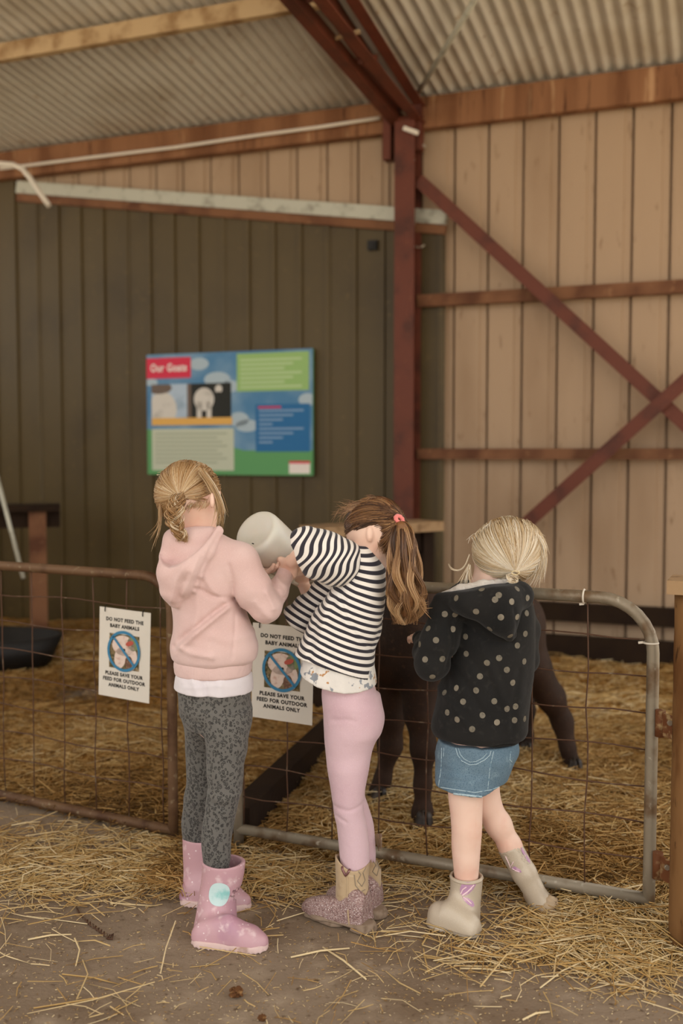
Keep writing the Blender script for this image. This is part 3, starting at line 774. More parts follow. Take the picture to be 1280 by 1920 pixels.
def add_hand(sh, w, f, n, t, sc=1.0, curl=.55, k=.006):
    """palm and five fingers: w wrist, f forward, n palm side (fingers curl to it), t thumb side"""
    w = np.asarray(w, float); f = unit(f); n = unit(np.asarray(n) - f * np.dot(n, f)); t = unit(np.asarray(t) - f * np.dot(t, f) - n * np.dot(t, n))
    for i in range(4):
        kn = w + f * (.056 - .003 * abs(i - 1)) * sc + t * (.021 - .0142 * i) * sc
        sh.cone(w + t * (.011 - .007 * i) * sc, kn, .0115 * sc, .0088 * sc, k)
        d = f.copy(); p = kn; ln = (.022, .025, .023, .018)[i] * sc
        for j in range(3):
            a = curl * (j + .6); d = f * math.cos(a) + n * math.sin(a); q = p + d * ln * (1, .8, .65)[j]
            sh.cone(p, q, (.0078, .0072, .0066)[j] * sc, (.0072, .0066, .0058)[j] * sc, .0025); p = q
    b = w + f * .014 * sc + t * .014 * sc; c = b + (t * .75 + f * .55 + n * .25) * .026 * sc; e = c + (f * .75 + n * .55 + t * .2) * .024 * sc; g = e + (f * .6 + n * .7) * .016 * sc
    sh.chain([b, c, e, g], [.011 * sc, .0088 * sc, .0078 * sc, .0062 * sc], .004)
def hair_mesh(name, strands, rad, tones, m, parent, K=12, label=None, grad=0.0):
    """strands: list of (n,3) polylines; every strand a tapering three-sided tube, all one mesh"""
    n = len(strands); A = np.zeros((n, K, 3))
    for i, s in enumerate(strands):
        s = np.asarray(s, float); d = np.r_[0, np.cumsum(np.linalg.norm(np.diff(s, axis=0), axis=1))]
        t = np.linspace(0, d[-1], K)
        for c in range(3): A[i, :, c] = np.interp(t, d, s[:, c])
    B = A.copy()
    for _ in range(2): B[:, 1:-1] = .25 * B[:, :-2] + .5 * B[:, 1:-1] + .25 * B[:, 2:]
    A = B
    T = np.gradient(A, axis=1); T /= np.linalg.norm(T, axis=2, keepdims=True) + 1e-9
    U = np.cross(T, np.array([.31, .9, .27])); U /= np.linalg.norm(U, axis=2, keepdims=True) + 1e-9; W = np.cross(T, U)
    rad = np.broadcast_to(np.asarray(rad, float), (n,))
    tp = np.interp(np.linspace(0, 1, K), [0, .1, .7, 1], [.8, 1, .95, .25])
    V = np.zeros((n, K, 3, 3))
    for k in range(3):
        a = 2 * np.pi * k / 3; V[:, :, k] = A + (U * math.cos(a) + W * math.sin(a)) * (rad[:, None] * tp[None])[:, :, None]
    f = []
    for i in range(K - 1):
        for k in range(3): f.append((i * 3 + k, i * 3 + (k + 1) % 3, i * 3 + 3 + (k + 1) % 3, i * 3 + 3 + k))
    F = (np.array(f)[None] + (np.arange(n) * K * 3)[:, None, None]).reshape(-1, 4)
    o = mesh_obj(name, V.reshape(-1, 3), F, m, parent, True, {'tone': np.clip(np.repeat(np.asarray(tones, float), K * 3) + grad * np.tile(np.repeat(np.linspace(-.5, .5, K), 3), n), 0, 1)})
    o['kind'] = 'stuff'
    if label: o['label'] = label
    return o
def hair_mat(name, cols, rough=.42):
    m = straw_mat(name, cols); b = m.node_tree.nodes['Principled BSDF']
    b.inputs['Roughness'].default_value = rough; b.inputs['Specular IOR Level'].default_value = .55
    return m
def cap_strands(c, r, rot, starts, tie, rng, n, lift=(1.02, 1.06), sag=0.0, bulge=0.0, avoid=(), clumps=70, tone=(.5, .12, .12)):
    """strands swept over a head ellipsoid from start directions to the tie point"""
    out = []; tones = []
    cd = [starts(rng) for _ in range(clumps)]; cl_ = rng.uniform(-1, 1, clumps); cw = rng.normal(0, .06, (clumps, 3)); cd = np.array(cd)
    td = unit(((np.asarray(tie) - c) @ rot.T) / r); tl = np.linalg.norm(((np.asarray(tie) - c) @ rot.T) / r)
    for i in range(n):
        sd = starts(rng); ang = math.acos(np.clip(np.dot(sd, td), -1, 1))
        j = int(np.argmax(cd @ sd)); sd = unit(sd * .75 + cd[j] * .25)
        l0 = rng.uniform(*lift) + .018 * cl_[j]; ts = np.linspace(0, 1, 14); w = rng.normal(0, .03, 3) + cw[j]; pts = []
        for t in ts:
            if ang < 1e-3: q = td
            else: q = (sd * math.sin((1 - t) * ang) + td * math.sin(t * ang)) / math.sin(ang)
            q = unit(q + w * math.sin(math.pi * t))
            l = l0 * (1 - t**4) + tl * t**4 + bulge * math.sin(math.pi * t) * rng.uniform(.6, 1.0)
            pts.append(c + (q * r * l) @ rot + np.array([0, 0, -sag * math.sin(math.pi * t)]))
        pts = np.array(pts)
        if any((np.linalg.norm((pts - a) / np.asarray(rr), axis=1) < 1).any() for a, rr in avoid): continue
        out.append(pts); tones.append(np.clip(tone[0] + tone[1] * rng.normal() + tone[2] * cl_[j] * 1.5, 0, 1))
    return out, np.array(tones)
def face(parent, c, r, rot, ipd=.021):
    """eyes and mouth on the far side of a head (local -y of the rotation is the face)"""
    for sx in (-1, 1):
        q = np.array([sx * ipd, -1, 0.0]); p = np.array([sx * ipd, -r[1] * math.sqrt(max(0, 1 - (ipd / r[0]) ** 2)) * .99, -.004])
        sh = SH(); sh.ell(c + p @ rot, (.009, .005, .006), rot=rot); sdf_obj('eye', sh, .0015, M['eye'], parent, it=1)
    p = np.array([0, -r[1] * .86, -r[2] * .52]); sh = SH(); sh.ell(c + p @ rot, (.015, .008, .005), rot=rot); sdf_obj('mouth', sh, .0016, M['lip'], parent, it=1)
M['eye'] = mat('eye', '#3d4a52', .2)
M['lip'] = mat('lip', '#b8695f', .5)
M['skin'] = mat('fair_skin', '#e9c7b5', .5, layers=[('noise', 14, '#e3b7a4', .45, .75)], spec=.35, sss=.04)
# ------------------------------------------------------------------ first child: pink hoodie, leopard leggings
def cloth(name, c, c2=None, rough=.9, extra=(), bump=None, sheen=.25):
    return mat(name, c, rough, layers=([('noise', 6, c2, .4, .7)] if c2 else []) + list(extra), bump=bump or [('noise', 900, .3, .0008), ('noise', 26, .35, .006), ('noise', 11, .3, .012)], spec=.15, sheen=sheen)
M['pinkfleece'] = cloth('pink_fleece', '#d8bcb8', '#d0b0ac', extra=[('noise', 700, '#e3cac5', .55, .75)])
M['whitecotton'] = cloth('white_cotton', '#dcd6da', '#d1cad0')
M['rubber_pink'] = mat('pink_rubber', '#c39aa2', .42, layers=[('noise', 7, '#ad8096', .45, .75), ('noise', 38, '#d8bcc0', .55, .72), ('voronoi', 55, '#e6d3d6', .16, .08)], spec=.45, bump=[('noise', 60, .1, .002)])
M['sole_pale'] = mat('pale_rubber_sole', '#d8bdb8', .6, spec=.3, layers=[('noise', 25, '#a98c7c', .55, .75)])
def leopard(name):
    m = bpy.data.materials.new(name); m.use_nodes = True; N = m.node_tree.nodes; L = m.node_tree.links; b = N['Principled BSDF']
    b.inputs['Roughness'].default_value = .85; b.inputs['Specular IOR Level'].default_value = .2; b.inputs['Sheen Weight'].default_value = .15
    tc = N.new('ShaderNodeTexCoord'); nz = N.new('ShaderNodeTexNoise'); nz.inputs['Scale'].default_value = 60
    mp = N.new('ShaderNodeMapping'); mp.inputs['Scale'].default_value = (1, 1, .85); L.new(tc.outputs['Object'], mp.inputs['Vector'])
    mxv = N.new('ShaderNodeMix'); mxv.data_type = 'VECTOR'; mxv.inputs['Factor'].default_value = .012
    L.new(mp.outputs['Vector'], mxv.inputs['A']); L.new(mp.outputs['Vector'], nz.inputs['Vector']); L.new(nz.outputs['Color'], mxv.inputs['B'])
    v = N.new('ShaderNodeTexVoronoi'); v.inputs['Scale'].default_value = 125; v.inputs['Randomness'].default_value = .9; L.new(mxv.outputs['Result'], v.inputs['Vector'])
    n2 = N.new('ShaderNodeTexNoise'); n2.inputs['Scale'].default_value = 190; L.new(tc.outputs['Object'], n2.inputs['Vector'])
    ad = N.new('ShaderNodeMath'); ad.operation = 'MULTIPLY_ADD'; ad.inputs[1].default_value = .5; L.new(n2.outputs['Fac'], ad.inputs[0]); L.new(v.outputs['Distance'], ad.inputs[2])
    r = N.new('ShaderNodeValToRGB'); e = r.color_ramp.elements
    e[0].position = .45; e[0].color = rgb('#5a5855'); e[1].position = .9; e[1].color = rgb('#66635f')
    for p, c in ((.52, '#3b3937'), (.66, '#383634'), (.74, '#62605c')): x = e.new(p); x.color = rgb(c)
    L.new(ad.outputs[0], r.inputs['Fac']); L.new(r.outputs['Color'], b.inputs['Base Color']); return m
M['leopard'] = leopard('grey_leopard_jersey')
M['hair1'] = hair_mat('golden_blonde_hair', ['#54371f', '#8a643c', '#ad875a', '#cbb089', '#e9ddca'])

D1 = 2.67
g1 = empty('person', [P(410, 1700, 2.66)[0], 2.68, 0], 'child in a pink hoodie, grey leopard leggings and pink rubber boots', 'person', 'children feeding the calf')
# body
HC1 = P(353, 926, 2.67); HR1 = np.array([.074, .088, .086]); yaw = math.radians(-38)     # face turned away to the right
RT1 = rotz(math.radians(145)) @ np.eye(3)
def head_rot(facedir, tilt=0.0):
    """rows are local axes; local -y is the face direction"""
    y = -unit(facedir); z = np.array([0, 0, 1.0]); x = unit(np.cross(y, z)); z = np.cross(x, y); return np.stack([x, y, z])
RT1 = head_rot([.80, .58, -.12])
b = SH()
b.ell(HC1, HR1, .02, RT1).ell(HC1 + (np.array([0, -.035, -.05]) @ RT1), (.05, .05, .05), .03, RT1)
b.ell(HC1 + (np.array([0, -.088, -.022]) @ RT1), (.010, .014, .012), .01, RT1)
b.ell(P(398, 938, 2.60), (.007, .013, .022), .004)
b.chain([P(366, 955, 2.67), P(366, 1000, 2.68)], [.043, .046], .02)
b.chain([P(372, 1030, 2.70), P(385, 1120, 2.70), P(400, 1210, 2.70), P(402, 1320, 2.70)], [.06, .075, .08, .085], .04)
SHR, ELR, WRR = P(442, 1048, 2.66), P(498, 1148, 2.66), P(541, 1077, 2.735)
b.chain([P(380, 1030, 2.69), SHR, ELR, WRR], [.05, .032, .026, .017], .02)
SHL, ELL_, WRL = P(352, 1045, 2.80), P(430, 1130, 2.86), P(474, 1073, 2.80)
b.chain([P(372, 1030, 2.72), SHL, ELL_, WRL], [.05, .032, .026, .016], .02)
b.chain([P(400, 1320, 2.69), P(424, 1400, 2.63), P(420, 1480, 2.61), P(405, 1600, 2.60), P(402, 1735, 2.59)], [.06, .038, .030, .026, .02], .03)
b.chain([P(385, 1320, 2.73), P(378, 1400, 2.78), P(375, 1480, 2.79), P(366, 1580, 2.80), P(364, 1680, 2.80)], [.06, .036, .030, .026, .02], .03)
add_hand(b, WRR, P(566, 1078, 2.80) - WRR, np.array([-.15, .5, .8]), np.array([0, .3, 1.0]), .95, .5)
add_hand(b, WRL, P(512, 1072, 2.76) - WRL, np.array([.2, -.25, 1.0]), np.array([.0, -1, .2]), .95, .35)
sdf_obj('body', b, .0036, M['skin'], g1, label='fair skin of the neck, ear and hands', it=2)
face(g1, HC1, HR1, RT1)
# hoodie
h = SH()
h.loft([(993, 352, 402, 2.68, .06), (1005, 336, 420, 2.68, .08), (1024, 316, 442, 2.68, .095), (1060, 312, 456, 2.69, .105), (1100, 314, 458, 2.69, .108), (1140, 322, 462, 2.69, .108), (1180, 325, 474, 2.69, .11), (1212, 321, 485, 2.69, .116), (1230, 323, 482, 2.69, .112), (1238, 330, 474, 2.69, .104)], .02, 2.2)
h.chain([P(420, 1046, 2.66), P(446, 1056, 2.645), P(474, 1104, 2.635), P(496, 1138, 2.64)], [.05, .051, .046, .042], .022)
h.chain([P(496, 1138, 2.64), P(519, 1108, 2.69), P(533, 1082, 2.725)], [.040, .031, .0235], .012)
h.chain([P(350, 1050, 2.78), P(400, 1120, 2.84), P(425, 1135, 2.86)], [.048, .042, .038], .02)
h.chain([P(425, 1135, 2.86), P(462, 1085, 2.81)], [.036, .024], .015)
# hood hanging on the back: inner wall round the neck, and the bag below its front rim
h.chain([P(322, 1012, 2.625), P(312, 1045, 2.615)], [.022, .022], .02)
h.chain([P(330, 1012, 2.62), P(362, 1006, 2.615), P(396, 1000, 2.625)], [.026, .022, .016], .02)
bag = SH()
bag.chain([P(322, 1040, 2.60), P(324, 1075, 2.59), P(326, 1106, 2.595), P(330, 1126, 2.605)], [R(25, 2.6), R(26, 2.6), R(24, 2.6), R(16, 2.6)], .02)
bag.chain([P(324, 1072, 2.588), P(352, 1062, 2.578), P(384, 1030, 2.59), P(408, 996, 2.615)], [R(26, 2.6), R(28, 2.6), R(19, 2.6), R(10, 2.6)], .02)
rim = np.array([P(x, y, 2.57)[[0, 2]] for x, y in ((292, 1028), (299, 1046), (307, 1056), (320, 1062), (335, 1060), (350, 1051), (372, 1031), (392, 1007), (404, 988), (430, 986))])
bag.chain([P(330, 1082, 2.585), P(350, 1094, 2.585), P(352, 1108, 2.60)], [R(24, 2.6), R(20, 2.6), R(12, 2.6)], .02)
h.ops.append(('u', lambda p: -smin(-bag(p), -(p[:, 2] - np.interp(p[:, 0], rim[:, 0], rim[:, 1])) * .8, .004), .006))
h._bb(bag.lo[None], 0); h._bb(bag.hi[None], 0)
for pts, amp, w in (([(432, 1128), (400, 1150), (350, 1190), (325, 1215)], -.006, .007), ([(430, 1136), (385, 1172), (340, 1210)], .007, .008), ([(428, 1122), (398, 1116), (370, 1100)], -.005, .006), ([(436, 1126), (446, 1150), (470, 1172)], -.009, .006),
                    ([(424, 1128), (400, 1104), (385, 1080)], .004, .008), ([(440, 1135), (440, 1180), (436, 1232)], -.0025, .003), ([(360, 1072), (348, 1092), (340, 1118)], -.0025, .006), ([(352, 1058), (336, 1086), (326, 1124)], .004, .007), ([(378, 1040), (366, 1072), (348, 1112)], .003, .006), ([(410, 1000), (396, 1030), (378, 1070), (362, 1110)], -.003, .004),
                    ([(330, 1212), (360, 1222), (400, 1228)], .004, .008), ([(430, 1060), (436, 1090), (436, 1122)], -.003, .006), ([(372, 1100), (372, 1150), (362, 1200)], .004, .012), ([(400, 1190), (430, 1200), (470, 1195)], .003, .012),
                    ([(508, 1100), (528, 1128)], -.004, .005), ([(500, 1110), (514, 1142)], .004, .006), ([(514, 1090), (536, 1108)], .003, .005), ([(480, 1130), (505, 1160)], .003, .008)):
    h.disp(ridge(pts, 2.6, amp * 1.45, w, 2.72))
h.disp(wob(.0018, 34, 20, 26, .4))
h.plane(P(400, 1239, 2.69), (0, 0, -1.0))
hood1 = sdf_obj('hoodie', h, .0036, M['pinkfleece'], g1, label='pink fleece hoodie with the hood down', near_=2.4)
hb = SH(); hb.loft([(1232, 329, 474, 2.69, .104), (1240, 327, 473, 2.69, .104), (1258, 328, 471, 2.69, .102), (1262, 330, 469, 2.69, .100)], .01, 2.2, round_=.006); hb.disp(lambda p: .0006 * np.sin(np.arctan2(p[:, 1] - 2.69, p[:, 0] + .34) * 130))
sdf_obj('waistband', hb, .003, M['pinkfleece'], hood1, it=1)
cf = SH(); c0, c1 = P(531, 1084, 2.722), P(537, 1070, 2.738); cf.cone(c0, c1, .0235, .0225, .01); cf.disp(lambda p: .0005 * np.sin(p[:, 0] * 900)); sdf_obj('cuff', cf, .003, M['pinkfleece'], hood1, it=1)
cf = SH(); cf.cone(P(461, 1086, 2.81), P(470, 1077, 2.805), .022, .021, .01); sdf_obj('cuff', cf, .003, M['pinkfleece'], hood1, it=1)
# white shirt tail
w_ = SH(); w_.loft([(1225, 338, 462, 2.69, .09), (1256, 334, 466, 2.69, .094), (1266, 328, 471, 2.69, .100), (1285, 325, 473, 2.69, .103), (1318, 322, 475, 2.69, .106)], .01, 2.2)
w_.disp(ridge([(378, 1262), (384, 1285), (390, 1308)], 2.6, -.006, .006)); w_.disp(ridge([(360, 1270), (372, 1306)], 2.6, .004, .008)); w_.disp(wob(.0028, 75, 20, 14, 1)); w_.disp(ridge([(345, 1290), (410, 1284), (440, 1290)], 2.6, .002, .004))
p0 = P(324, 1303, 2.6); p1 = P(474, 1310, 2.6); w_.plane(p0, (-(p0[2] - p1[2]) / (p1[0] - p0[0]), 0, -1.0))
sdf_obj('shirt', w_, .0034, M['whitecotton'], g1, label='white cotton shirt tail below the hoodie')
# leggings
l = SH()
l.loft([(1290, 334, 470, 2.69, .098), (1320, 335, 470, 2.69, .1), (1340, 340, 470, 2.69, .098), (1362, 352, 468, 2.69, .09)], .012, 2.2)
l.loft([(1330, 372, 471, 2.66, .075), (1360, 380, 470, 2.64, .07), (1400, 385, 464, 2.625, .06), (1450, 388, 456, 2.615, .052), (1478, 389, 454, 2.61, .05), (1510, 385, 446, 2.608, .046), (1550, 379, 437, 2.605, .044), (1580, 378, 434, 2.602, .042), (1640, 383, 428, 2.60, .036)], .02)
l.loft([(1330, 337, 425, 2.73, .075), (1360, 344, 425, 2.75, .066), (1400, 347, 422, 2.775, .058), (1450, 350, 414, 2.785, .05), (1480, 347, 408, 2.79, .048), (1510, 343, 405, 2.795, .046), (1550, 341, 396, 2.80, .042), (1600, 345, 392, 2.80, .036)], .02)
l.disp(wob(.0012, 30, 30, 60, 2)); l.disp(ridge([(340, 1345), (372, 1358), (380, 1362)], 2.6, -.004, .006)); l.disp(ridge([(392, 1485), (420, 1492), (450, 1486)], 2.6, .003, .007)); l.disp(ridge([(395, 1500), (425, 1505)], 2.6, -.003, .006))
sdf_obj('leggings', l, .0036, M['leopard'], g1, label='dark grey leopard print leggings')
# rubber boots
def rubber_boot(name, parent, rows, foot, m, msole, ztop_px, dtop, sole_pts, lab, shaft_cut=None, tread=True):
    s = SH(); s.loft(rows, .018); s.foot(*foot, .026)
    s.plane((0, 0, .012), (0, 0, -1.0))
    if shaft_cut: s.cut(shaft_cut, .002)
    o = sdf_obj(name, s, .003, m, parent, label=lab)
    so = SH()
    for a, b_, ra, rb in sole_pts: so.cone(a, b_, ra, rb, .012)
    so.plane((0, 0, .018), (0, 0, 1.0)); so.plane((0, 0, .001), (0, 0, -1.0))
    if tread: so.disp(lambda p: np.where(p[:, 2] < .008, .0012 * np.sin(p[:, 0] * 520), 0))
    sdf_obj('sole', so, .0028, msole, o, it=1); return o
def boot_1(heel_px, heel_py, toe_px, toe_py, rows, dtop, lab, topc, topr):
    H_ = G(heel_px, heel_py); T_ = G(toe_px, toe_py); e = unit(T_ - H_); L = np.linalg.norm(T_ - H_)
    up = np.array([0, 0, 1.0])
    foot = (H_, e, [(.0, .012, .03), (.008, .022, .045), (.025, .029, .058), (.06, .030, .070), (.10, .032, .080), (.117, .034, .072), (.137, .038, .062), (.164, .037, .054), (.182, .029, .042), (L - .004, .016, .030), (L, .006, .020)])
    sole = [(H_ + e * .036, H_ + e * .07, .036, .034), (H_ + e * .06, H_ + e * (L * .5), .034, .032), (H_ + e * (L * .5), H_ + e * (L - .05), .032, .04), (H_ + e * (L - .06), H_ + e * (L - .035), .04, .036)]
    inner = SH(); inner.cone(topc + [0, 0, .05], topc - [0, 0, .07], topr, topr * .93, 0)
    return rubber_boot('boot', g1, rows, foot, M['rubber_pink'], M['sole_pale'], 0, 0, sole, lab, inner)
tc1 = P(419, 1616, 2.60)
bo = boot_1(360, 1766, 503, 1779, [(1614, 378, 460, 2.60, .05), (1625, 379, 459, 2.60, .05), (1650, 377, 455, 2.60, .05), (1690, 371, 443, 2.59, .046), (1715, 367, 444, 2.583, .044), (1745, 362, 446, 2.58, .041), (1772, 361, 446, 2.58, .037)], 2.6, 'pink rubber boot with a pale round badge', tc1, .0465)
tc2 = P(377, 1571, 2.80)
boot_1(338, 1690, 470, 1702, [(1568, 342, 418, 2.80, .05), (1600, 343, 416, 2.80, .05), (1640, 344, 408, 2.80, .046), (1668, 343, 405, 2.80, .043), (1702, 339, 405, 2.80, .037)], 2.8, 'pink rubber boot standing further back', tc2, .0465)
# plain pale badge on the near boot
deps = bpy.context.evaluated_depsgraph_get
def on_surface(o, px, py):
    """point and normal where the sight line through a picture point meets an object"""
    me = o.data; off = wloc(o); bv = o.get('_bvh')
    if o.name not in BVH: BVH[o.name] = BVHTree.FromPolygons([v.co + Vector(off) for v in me.vertices], [tuple(p.vertices) for p in me.polygons])
    r = ray(px, py); hitp = BVH[o.name].ray_cast(Vector((0, 0, CAMZ)), Vector(r).normalized())
    return (np.array(hitp[0]), np.array(hitp[1])) if hitp[0] is not None else (None, None)
BVH = {}
def patch(name, o, parent, px, py, rad, m, n=20, lift=.0009, asp=1.0, rings=4):
    """thin disc of print laid on a curved surface around a seen point"""
    c, nr = on_surface(o, px, py)
    if c is None: return None
    u = unit(np.cross(nr, [0, 0, 1.0])); w = np.cross(u, nr); bv = BVH[o.name]; v = []; f = []
    for ri in range(rings + 1):
        for k in range(n):
            a = 2 * math.pi * k / n; q = c + (u * math.cos(a) * asp + w * math.sin(a)) * rad * (ri / rings if ri else .001)
            loc, nn, _, _ = bv.find_nearest(Vector(q)); nn = np.array(nn); v.append(np.array(loc) + nn * lift)
    for ri in range(rings):
        for k in range(n): f.append((ri * n + k, ri * n + (k + 1) % n, (ri + 1) * n + (k + 1) % n, (ri + 1) * n + k))
    return v, f
M['badge'] = mat('pale_teal_badge', '#c3dcdc', .4, layers=[('noise', 28, '#8fc9c6', .5, .7), ('noise', 45, '#e8ece6', .58, .7)])
r_ = patch('badge', bo, bo, 411, 1677, R(22, 2.6), M['badge'], 28)
if r_: mesh_obj('badge', r_[0], r_[1], M['badge'], bo, True)['label'] = 'pale teal round badge'
# hair: cap, strands, braid
def scalp_region(zmin_fn):
    def f(rng):
        while True:
            q = unit(rng.normal(0, 1, 3))
            if zmin_fn(q): return q
    return f
hc = SH(); hc.ell(HC1 + [-.002, 0, .004], HR1 * .985, .01, RT1)
hc.cut(lambda p: (((p - (HC1 + (np.array([0, -.05, -.062]) @ RT1))) @ RT1.T / np.array([.09, .085, .062])) ** 2).sum(1) ** .5 * .06 - .06, .004)
hc.cut(lambda p: (((p - P(378, 972, 2.60)) / np.array([.046, .08, .052])) ** 2).sum(1) ** .5 * .045 - .045, .006)
hair1 = sdf_obj('hair', hc, .0034, mat('blonde_cap', '#b98d57', .6, layers=[('noise', 60, '#8d6237', .45, .7)], bump=[('noise', 120, .5, .003)]), g1, label='golden blonde hair tied in a braid')
rng = np.random.default_rng(21); TIE1 = P(336, 931, 2.578)
st, tns = cap_strands(HC1, HR1, RT1, scalp_region(lambda q: (q[2] > -.2 and q[1] > -.3) or (q[2] > .15 and q[1] > -.85) or (q[2] > -.8 and (q @ RT1)[0] < -.25)), TIE1, rng, 3000, (1.0, 1.05), avoid=[(P(380, 968, 2.60), (.034, .06, .030))], tone=(.46, .13, .12))
hair_mesh('hair_strands', st, rng.uniform(.0006, .0011, len(st)), tns, M['hair1'], hair1, 14, None, .25)
np_ = []
for k in range(90):
    x = rng.uniform(0, 1); a0 = P(352 + 42 * x, 945 - 6 * x + rng.normal(0, 3), 2.597); np_.append(np.array([a0, a0 + [-.004, .0, -.006 - .004 * x], a0 + [-.012 + rng.normal(0, .004), .004, -.012 + rng.normal(0, .006)]]))
hair_mesh('nape_hair', np_, .0005, np.clip(rng.normal(.6, .15, len(np_)), 0, 1), M['hair1'], hair1, 8)
br = []; tn = []
ax = [P(335, 930, 2.572), P(329, 948, 2.560), P(325, 968, 2.556), P(330, 985, 2.562), P(338, 1002, 2.575), P(344, 1014, 2.585)]
ax = np.array([[np.interp(t, np.linspace(0, 1, len(ax)), [a[i] for a in ax]) for i in range(3)] for t in np.linspace(0, 1, 40)])
for s_ in range(3):
    ph = s_ * 2 * math.pi / 3
    for k in range(70):
        o_ = rng.normal(0, .0038, 3); pts = []
        for i, c in enumerate(ax):
            t = i / 39; w = R(13 * (1 - .35 * t) * min(1, .45 + 3 * t), 2.57); a = t * 2 * math.pi * 2.1 + ph
            pts.append(c + np.array([w * math.sin(a), .006 * math.sin(2 * a), 0]) + o_ * (1.25 - .5 * t))
        br.append(np.array(pts)); tn.append(np.clip(rng.normal(.5 + .15 * (s_ - 1), .2), 0, 1))
hair_mesh('braid', br, .0011, tn, M['hair1'], g1, 40, 'loose golden braid behind the head')
lo = []
for k in range(110):      # loose front locks falling beside the face
    x = rng.uniform(0, 1); j = rng.normal(0, 1, 3) * .004
    lo.append(np.array([P(372 + 14 * x, 880 + 8 * x, 2.61), P(390 + 12 * x, 905 + 4 * x, 2.60), P(402 + 13 * x, 935, 2.60), P(406 + 17 * x, 962, 2.61), P(402 + 17 * x + rng.normal(0, 4), 972 + rng.uniform(-12, 24), 2.62)][:rng.integers(4, 6)]) + j)
for k in range(14):       # wisps at the back
    x = rng.uniform(0, 1); lo.append(np.array([P(300 + 8 * x, 915, 2.62), P(296 + 5 * x, 950 + 10 * x, 2.61), P(297 + 6 * x, 985, 2.61), P(285 - rng.uniform(0, 14) + 18 * x, 1010 + rng.uniform(-12, 22), 2.60)]) + rng.normal(0, .003, 3))
for k in range(60):
    x = rng.uniform(-1, 1); a0 = P(352 + 52 * x, 870 + 28 * x * x, 2.66); lo.append(np.array([a0, a0 + [rng.normal(0, .006), -.01, .006 + rng.uniform(0, .006)], a0 + [rng.normal(0, .016), -.02, rng.uniform(-.01, .01)]]))
hair_mesh('loose_hair', lo, .00075, np.clip(rng.normal(.62, .18, len(lo)), 0, 1), M['hair1'], g1, 12, 'loose wisps of blonde hair')
# ------------------------------------------------------------------ second child: striped top, pink leggings, cowboy boots
def stripes(name, period, duty=.47):
    m = bpy.data.materials.new(name); m.use_nodes = True; N = m.node_tree.nodes; L = m.node_tree.links; b = N['Principled BSDF']
    b.inputs['Roughness'].default_value = .9; b.inputs['Specular IOR Level'].default_value = .15; b.inputs['Sheen Weight'].default_value = .15
    a = N.new('ShaderNodeAttribute'); a.attribute_name = 'run'
    dv = N.new('ShaderNodeMath'); dv.operation = 'DIVIDE'; dv.inputs[1].default_value = period; L.new(a.outputs['Fac'], dv.inputs[0])
    fr = N.new('ShaderNodeMath'); fr.operation = 'FRACT'; L.new(dv.outputs[0], fr.inputs[0])
    r = N.new('ShaderNodeValToRGB'); r.color_ramp.interpolation = 'LINEAR'; e = r.color_ramp.elements
    e[0].position = 0; e[0].color = rgb('#34323a'); e[1].position = 1.0; e[1].color = rgb('#34323a')
    for p, c in ((duty - .03, '#34323a'), (duty + .03, '#e9e4dd'), (.97, '#e9e4dd')): x = e.new(p); x.color = rgb(c)
    L.new(fr.outputs[0], r.inputs['Fac']); L.new(r.outputs['Color'], b.inputs['Base Color'])
    tc = N.new('ShaderNodeTexCoord'); nz = N.new('ShaderNodeTexNoise'); nz.inputs['Scale'].default_value = 700; L.new(tc.outputs['Object'], nz.inputs['Vector'])
    bn = N.new('ShaderNodeBump'); bn.inputs['Strength'].default_value = .2; bn.inputs['Distance'].default_value = .0008; L.new(nz.outputs['Fac'], bn.inputs['Height']); L.new(bn.outputs['Normal'], b.inputs['Normal'])
    return m
M['stripe'] = stripes('navy_white_stripe', .0158)
M['stripe_s'] = stripes('navy_white_sleeve_stripe', .0178)
M['pinkjersey'] = cloth('pink_jersey', '#d4b6be', '#ccaab4', extra=[('noise', 500, '#ddc4ca', .55, .75)])
M['animalprint'] = cloth('printed_white_cotton', '#e4e0da', '#d8d4cf', extra=[('noise', 42, '#8f949c', .60, .63), ('noise', 33, '#b98a5c', .64, .67)])
M['suede'] = mat('tan_suede', '#b9a181', .85, layers=[('noise', 20, '#a58b6b', .45, .7), ('noise', 90, '#c9b596', .6, .8)], bump=[('noise', 200, .3, .001)], spec=.15, sheen=.2)
M['glitter'] = mat('pink_glitter', '#a28580', .4, .2, layers=[('voronoi', 300, '#f4ebe8', .32, .2), ('noise', 160, '#82625f', .5, .65)], bump=[('voronoi', 330, .9, .002)], spec=.7)
M['stacked'] = mat('grey_brown_sole', '#8c7967', .7, layers=[('noise', 40, '#6f5c4b', .5, .7)], spec=.25)
M['glitterdark'] = mat('rose_glitter_tape', '#7c5250', .35, .4, layers=[('voronoi', 330, '#e8d4cc', .25, .15)], spec=.7)
M['hair2'] = hair_mat('chestnut_hair', ['#2c1a10', '#543620', '#7f5a38', '#a98157', '#cfae86'])
M['scrunchie'] = cloth('coral_scrunchie', '#e58580', '#dc7270')
g2 = empty('person', [P(668, 1740, 2.66)[0], 2.70, 0], 'child in a striped top, pink leggings and glittery cowboy boots', 'person', 'children feeding the calf')
RT2 = head_rot([-.82, .42, -.38])
HC2 = P(704, 990, 2.70); HR2 = np.array([.070, .084, .082])
b = SH(); b.ell(HC2, HR2, .02, RT2).ell(HC2 + (np.array([0, -.035, -.045]) @ RT2), (.05, .05, .048), .03, RT2)
b.ell(HC2 + (np.array([0, -.086, -.02]) @ RT2), (.010, .014, .012), .01, RT2)
b.ell(P(693, 1001, 2.630), (.0095, .011, .021), .004); b.ell(P(694, 1000, 2.617), (.0045, .005, .012), .004, None, 's')
